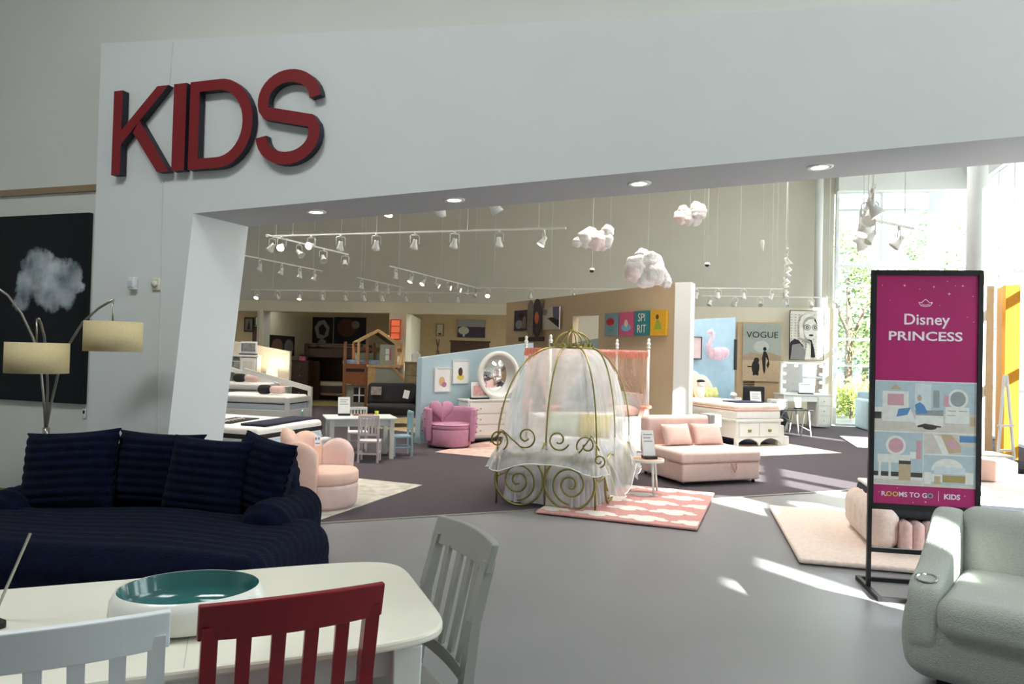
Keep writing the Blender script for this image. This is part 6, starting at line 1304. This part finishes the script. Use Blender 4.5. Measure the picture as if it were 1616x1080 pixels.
# beige bay: dark headboard bed, teepee lamp, dresser with lantern
a = at_px(702, 20.2); b_ = at_px(768, 20.0); L_ = (b_ - a).length; t = thing('dark_bed', 'dark wood panel headboard bed in the beige back bay', 'bed', (a.x, 20.2, .008), 0); hz = PY(735, 539, 20.1).z
part('headboard', t, DWOOD, lambda b: b.box(0, L_, 1.9, 1.98, .2, hz), bevel=.01); part('cap', t, DWOOD, lambda b: b.box(-.03, L_ + .03, 1.88, 2.0, hz, hz + .05)); part('frame', t, DWOOD, lambda b: b.box(.04, L_ - .04, 0, 1.9, .1, .36)); [part('leg', t, DWOOD, lambda b, x=x: b.box(x - .04, x + .04, .02, .1, 0, .1)) for x in (.1, L_ - .1)]; part('mattress', t, MATT, lambda b: b.rbox((L_ / 2, .95, .46), (L_ - .1, 1.8, .2), .05, 3, 1))
a = PY(691, 545, 19.6); t = thing('teepee_lamp', 'small wooden teepee frame standing behind the blue partition', 'decoration', (a.x, 19.6, .008)); hz = PY(692, 538, 19.6).z
for k in range(4): an = R(45 + 90 * k); part('pole', t, DWOOD, lambda b, an=an: b.cyl((.26 * math.cos(an) * 1.6, .26 * math.sin(an) * 1.6, 0), (-.06 * math.cos(an), -.06 * math.sin(an), hz + .03), .02, .016))
a = at_px(642, 16.6); t2 = chest('tan_dresser', 'weathered tan dresser between futon and blue partition', 'dresser', (at_px(640, 17.4).x, 17.4, .008), 0, .9, .4, PY(655, 572, 17.4).z, 4, 2, mat('weathered_oak', (150, 134, 104), .7, var=.2, scale=12))
a = PY(656, 566, 17.5); t = thing('lantern_house', 'small white lattice lantern house on the tan dresser', 'lantern', (a.x, 17.55, PY(655, 572, 17.4).z + .009))
for x in (-.09, .09):
    for y in (-.07, .07): part('corner_post', t, PAPER, lambda b, x=x, y=y: b.box(x - .012, x + .012, y - .012, y + .012, 0, .18))
for z in (0, .085, .17): part('rail', t, PAPER, lambda b, z=z: b.box(-.1, .1, -.08, .08, z, z + .014))
part('roof', t, PAPER, lambda b: b.prism([(-.11, .18), (.11, .18), (0, .26)], -.08, .08))

# ================================================================== CEILING FITTINGS
HEADW = mat('track_white', (222, 222, 218), .45)
LON = mat('spot_glow', (255, 238, 205), .4, emit=14); LOFF = mat('spot_lens', (190, 190, 184), .3)
def track(label, a, b_, z, heads, rods, seed, hs=1.0, drop=.05):
    """a, b_: plan points; heads: list of (position 0..1, swivel deg, tilt deg, lit)"""
    a = Vector((*a, 0)); b_ = Vector((*b_, 0)); d = b_ - a; L_ = d.length; rz = math.atan2(d.y, d.x); t = thing('track_light', label, 'track light', (a.x, a.y, z), rz, 'track lights hung from the showroom ceiling')
    part('rail', t, HEADW, lambda b: b.box(0, L_, -.018, .018, -.012, .012))
    for u in rods: part('hanger_rod', t, HEADW, lambda b, u=u: b.cyl((L_ * u, 0, .012), (L_ * u, 0, CEIL - z), .006, n=6))
    for (u, sw, ti_, lit) in heads:
        x = L_ * u
        h_ = part('spot_head', t, HEADW, lambda b: b.lathe([(.018, .06), (.03, .05), (.034, .0), (.052, -.05), (.060, -.085), (.056, -.085), (.052, -.07), (0, -.07)], 16)); h_.location = (x, 0, -.16 * hs); h_.rotation_euler = (R(ti_), 0, R(sw)); h_.scale = (hs, hs, hs)
        lens = part('lens', h_, LON if lit else LOFF, lambda b: b.lathe([(0, -.078), (.055, -.078)], 16))
        y_ = part('yoke', t, HEADW, lambda b: (b.cyl((0, 0, -.012), (0, 0, -.04), .02, n=10), b.tube([(-.066, 0, -.165), (-.066, 0, -.06), (-.05, 0, -.042), (.05, 0, -.042), (.066, 0, -.06), (.066, 0, -.165)], .008, 6))); y_.location = (x, 0, 0); y_.rotation_euler = (0, 0, R(sw)); y_.scale = (hs, hs, hs)
        if lit == 2:
            l = bpy.data.lights.new('spot_beam', 'SPOT'); l.energy = 140; l.color = (1, .80, .55); l.spot_size = R(55); l.spot_blend = .6; l.shadow_soft_size = .05; s_ = bpy.data.objects.new('spot_beam', l); C.objects.link(s_); s_.parent = h_; s_.location = (0, 0, -.1)
    return t
ZT = 3.3
def zp(px, py, z=ZT): p = PZ(px, py, z); return (p.x, p.y)
rnd = random.Random(11)
def hd(n, lit=(), u0=.06, u1=.96, tilt=(25, 55)): return [(u0 + (u1 - u0) * i / max(1, n - 1), rnd.uniform(-60, 60), rnd.uniform(*tilt) * rnd.choice((-1, 1)), 1 if i in lit else 0) for i in range(n)]
track('long white track light rail spanning the room above the carriage bed', zp(420, 373), zp(893, 360), ZT, [(.06, 20, -60, 1), (.17, 0, -75, 1)] + [(.275, 40, 25, 0), (.40, 35, 30, 0), (.53, 40, 25, 0), (.66, 40, 30, 0), (.80, 0, 10, 0), (.935, -60, -30, 1)], (.1, .4, .7, .92), 1)
track('short white track light crossing the long rail near the portal', zp(421, 371), zp(549, 402), ZT, hd(4), (.1, .9), 2)
track('white track light nearest the slanted portal leg', zp(378, 402), zp(508, 428), ZT, [(.22, 20, 12, 0), (.47, 20, 14, 0), (.70, 10, 5, 0), (.9, 20, 20, 0)], (.2, .88), 3)
track('white track light over the treehouse with three glowing spots', zp(614, 420), zp(758, 456), ZT, [(.06, 0, 5, 0), (.2, 60, 30, 1), (.32, 70, 40, 1), (.45, 20, -60, 1), (.58, 10, -75, 1), (.70, 10, -75, 1), (.82, 40, 20, 0), (.94, 50, 30, 0)], (.08, .5, .92), 4)
track('short white track light left of the glowing spots', zp(563, 438), zp(636, 454), ZT, [(.1, 0, 5, 1), (.4, 0, 8, 1), (.65, 20, 10, 1), (.92, 40, 30, 0)], (.08, .9), 5)
track('white track light tucked under the portal soffit', zp(470, 282, 3.3) if False else (PY(470, 300, 7.9).x, 7.9), (PY(800, 300, 7.4).x, 7.4), ZT, [(.03, 0, -20, 1), (.24, 30, 30, 1), (.46, -20, -30, 1), (.70, 30, 30, 1), (.94, -60, 35, 1)], (.1, .5, .9), 6, 1.15)
track('far white track light along the back wall fascia', (PY(395, 470, 18.6).x, 18.6), (PY(760, 470, 17.9).x, 17.9), 3.08, [(u, 0, t_, l_) for u, t_, l_ in ((.03, -40, 2), (.12, 40, 0), (.22, -20, 2), (.32, 20, 0), (.42, 30, 2), (.5, 30, 1), (.58, 20, 2), (.68, 30, 0), (.78, 30, 2), (.9, 20, 1))], (.1, .5, .9), 7)
track('faint white track light above the skateboards', (PY(757, 455, 17.6).x, 17.6), (PY(985, 455, 17.0).x, 17.0), PY(850, 455, 17.3).z, hd(4, (0,)), (.1, .5, .9), 8)
track('white track light running towards the window above the banner', (PY(1380, 285, 6.9).x, 6.9), (PY(1355, 352, 9.3).x, 9.3), ZT, [(.05, 0, -30, 1), (.22, 80, 40, 0), (.36, -70, 30, 0), (.5, 40, 30, 1), (.7, -30, 30, 0), (.9, 30, -30, 0)], (.02, .3, .6), 9, 1.2)
track('short white track light crossing in front of the tall window', zp(1368, 345), zp(1442, 361), ZT, [(.1, 60, 40, 0), (.68, 40, 40, 0)], (.1, .8), 10, 1.2)
track('white track light seen end-on before the back wall conduit', (PY(1243, 385, 10.9).x, 10.9), (PY(1238, 478, 17.0).x, 17.0), ZT, [(u, 0, -25, 1 if i % 2 else 0) for i, u in enumerate((.04, .16, .3, .46, .62, .8, .95))], (.05, .5, .95), 11, 1.0)
track('far white track light above the desert rider poster', (PY(1095, 455, 16.4).x, 16.4), (PY(1240, 455, 16.1).x, 16.1), PY(1170, 455, 16.2).z, [(.03, 40, 30, 0), (.27, 0, 5, 2), (.55, 0, 5, 2), (.85, 50, 30, 0)], (.1, .5, .9), 12)
track('farthest white track light over the portrait poster', (PY(1108, 470, 17.0).x, 17.0), (PY(1330, 470, 16.6).x, 16.6), PY(1200, 468, 16.8).z, hd(6), (.1, .5, .9), 13)
# hanging fluffy clouds
FLUFF = mat('cotton_fluff', (240, 236, 234), .98, var=.06, scale=8, bump=1.0, bscale=26); FLUFP = mat('pink_cotton_fluff', (244, 226, 224), .98, var=.06, scale=8, bump=1.0, bscale=26)
def fluff(label, px, py, Y, balls):
    k = Y / FPX; c = PY(px, py, Y); t = thing('hanging_cloud', label, 'cloud decoration', c, 0, 'cotton clouds hung from the ceiling'); rr = random.Random(px)
    for (dx, dz, r_, pk) in balls:
        ph = [rr.random() * 6 for _ in range(3)]
        part('cotton_puff', t, FLUFP if pk else FLUFF, lambda b: b.ball((dx * k, rr.uniform(-.06, .06), -dz * k), r_ * k, 22, 16, fn=lambda d: 1 + .05 * math.sin(d.x * 7 + ph[0]) + .05 * math.sin(d.y * 8 + ph[1]) + .05 * math.sin(d.z * 9 + ph[2]) + .02 * math.sin(d.x * 19 + d.z * 23)))
    part('hanging_cord', t, HEADW, lambda b: b.cyl((0, 0, 0), (0, 0, CEIL - c.z), .004, n=5))
fluff('white and pink cotton cloud hung left of the other two', 936, 375, 10.0, [(-25, 9, 8, 0), (-12, 3, 14, 0), (-4, -8, 10, 0), (4, 6, 15, 1), (18, 2, 15, 0), (22, -10, 10, 0), (12, 8, 13, 0)])
fluff('largest white cotton cloud hung above the partition post', 1022, 423, 9.2, [(-14, -2, 20, 0), (-8, -18, 13, 0), (4, -6, 21, 0), (10, 8, 20, 0), (22, 14, 14, 0), (-20, 8, 15, 1), (30, 22, 9, 0), (-2, 14, 18, 0)])
fluff('smallest white cotton cloud hung nearest the soffit', 1089, 338, 11.0, [(-12, 3, 12, 1), (0, 4, 13, 0), (12, -2, 13, 0), (8, -10, 9, 0), (-10, -5, 9, 0), (10, 8, 10, 0)])
for (px, py, Y, lb_) in [(934, 427, 10.6, 'dome camera on a white rod below the leftmost cotton cloud'), (1116, 418, 11.0, 'dome camera on a white rod right of the largest cotton cloud')]:
    c = PY(px, py, Y); t = thing('dome_camera', lb_, 'camera', c, 0, 'dome cameras on rods'); part('rod', t, HEADW, lambda b: b.cyl((0, 0, .02), (0, 0, CEIL - c.z), .008, n=8)); part('housing', t, HEADW, lambda b: b.lathe([(0, .035), (.03, .03), (.045, .01), (.045, 0), (0, 0)], 18)); part('dome', t, BLACKM, lambda b: b.lathe([(.036, 0), (.03, -.02), (.015, -.033), (0, -.036)], 18))
c = PY(1203, 388, 12.5); t = thing('pendant_sensor', 'slim white pendant sensor hanging before the pale back wall', 'sensor', c); part('rod', t, HEADW, lambda b: b.cyl((0, 0, .05), (0, 0, CEIL - c.z), .007, n=8)); part('body', t, HEADW, lambda b: b.lathe([(.02, .1), (.035, .08), (.03, -.08), (.015, -.1), (0, -.1)], 14))

# ================================================================== OUTSIDE
struct(MB().box(7.95, 60, 17.6, 70, -.2, -.05).build('ground_lawn', mat('lawn', (120, 140, 80), .95, var=.3, scale=1.5)))
struct(MB().hexa([(3.9, -8, -.2), (60, -8, -.2), (60, 17.6, -.2), (11.6, 17.6, -.2)], [(3.9, -8, -.05), (60, -8, -.05), (60, 17.6, -.05), (11.6, 17.6, -.05)]).build('ground_pavement', mat('asphalt', (104, 103, 102), .9, var=.08)))
LEAF = [mat('leaf_%d' % i, c_, .7, var=.3, scale=3) for i, c_ in enumerate([(122, 146, 86), (142, 162, 98), (100, 126, 74), (168, 180, 84)])]
BARK = mat('bark', (96, 82, 68), .9, var=.2)
def tree(label, x, y, h, r_, n, mi, seed, trunk=True, zc=.62, flat_=1.0):
    rr = random.Random(seed); t = thing('tree' if trunk else 'shrub', label, 'tree' if trunk else 'shrub', (x, y, -.05)); vs_ = []; fs = []
    blobs = [(rr.gauss(0, .45) * r_, rr.gauss(0, .45) * r_, h * (zc + rr.uniform(-.3, .32)), r_ * rr.uniform(.35, .6)) for _ in range(14)]
    b = MB()
    for i in range(n):
        bx, by, bz, br_ = rr.choice(blobs); d = Vector((rr.gauss(0, 1), rr.gauss(0, 1), rr.gauss(0, 1))).normalized() * br_ * rr.random() ** .4; c = Vector((bx, by, max(.1, bz))) + d
        u = Vector((rr.gauss(0, 1), rr.gauss(0, 1), rr.gauss(0, 1))).normalized(); v = u.orthogonal().normalized(); s_ = rr.uniform(.07, .14) * (1 if trunk else .6)
        if c.z < .05: c.z = .05 + rr.random() * .2
        b.v += [tuple(c - u * s_), tuple(c + v * s_ * .5), tuple(c + u * s_), tuple(c - v * s_ * .5)]; o = len(b.v) - 4; b.f.append((o, o + 1, o + 2, o + 3)); b.m.append(0); b.sm.append(False)
    b.build('foliage', LEAF[mi], t, weld=False)['kind'] = 'stuff'
    if trunk: part('trunk', t, BARK, lambda b: (b.tube([(0, 0, 0), (.08, .05, h * .35), (-.04, 0, h * .7)], [.16, .12, .05], 10), b.tube([(.07, .05, h * .33), (.5 * r_, .1, h * .62)], [.08, .03], 8), b.tube([(.05, .04, h * .4), (-.5 * r_, -.1, h * .66)], [.07, .03], 8)))
    else: part('stem', t, BARK, lambda b: b.tube([(0, 0, 0), (.03, .02, h * .6)], [.05, .02], 8))
for i, (px, Y, h, r_, mi, lb_) in enumerate([(1338, 25, 6.6, 1.7, 0, 'tall leafy tree outside the tall window nearest the back wall'), (1365, 30, 5.2, 1.9, 2, 'dense dark tree outside behind the window mullion'), (1405, 34, 5.0, 2.2, 1, 'light green tree outside partly hidden by the banner top'), (1490, 27, 8.0, 1.6, 2, 'tall tree outside between the window piers left of the column'), (1445, 38, 7.4, 2.0, 0, 'distant tree outside just left of the wide window pier')]):
    p = at_px(px, Y); tree(lb_, p.x, p.y, h, r_, 2600, mi, 40 + i)
for i, (px, Y, h, r_, mi, lb_) in enumerate([(1345, 20.0, 1.3, .75, 3, 'yellow-green shrub outside the window behind the daybed'), (1322, 24, 1.3, .7, 1, 'green shrub outside the window beside the vanity'), (1378, 22.5, 1.1, .7, 1, 'low shrub outside the window above the daybed arm')]):
    p = at_px(px, Y); tree(lb_, p.x, p.y, h, r_, 1300, mi, 60 + i, False, .5)
for i, (x, y, h, r_, lb_) in enumerate([(13.4, 9.3, 6.4, 1.5, 'added unseen shade tree outside the side window, farthest along the pavement'), (15.5, 4.6, 6.2, 1.4, 'added unseen shade tree outside the side window, middle of the pavement row'), (15.6, 13.9, 6.6, 1.5, 'added unseen shade tree outside the side window beside the corner')]):
    tree(lb_, x, y, h, r_, 3200, 0, 80 + i)  # out-of-view trees added to block sun from the back wall
p = at_px(1350, 46); t = thing('far_building', 'bright blue and yellow building seen far through the window', 'building', (p.x, p.y, -.05)); part('blue_wall', t, mat('far_blue', (70, 110, 170), .7), lambda b: b.box(-1.6, 1.4, 0, 2, 0, 2.0)); part('yellow_wall', t, mat('far_yellow', (220, 180, 60), .7), lambda b: b.box(1.4, 3.6, -.2, 2, 0, 2.6)); part('roof', t, mat('far_roof', (120, 90, 76), .7), lambda b: b.box(-1.8, 3.8, -.4, 2.2, 2.6, 3.0)); part('window', t, GLASS if False else mat('far_window', (60, 70, 84), .2), lambda b: b.box(-1.0, 0, -.03, 0, .8, 1.6))
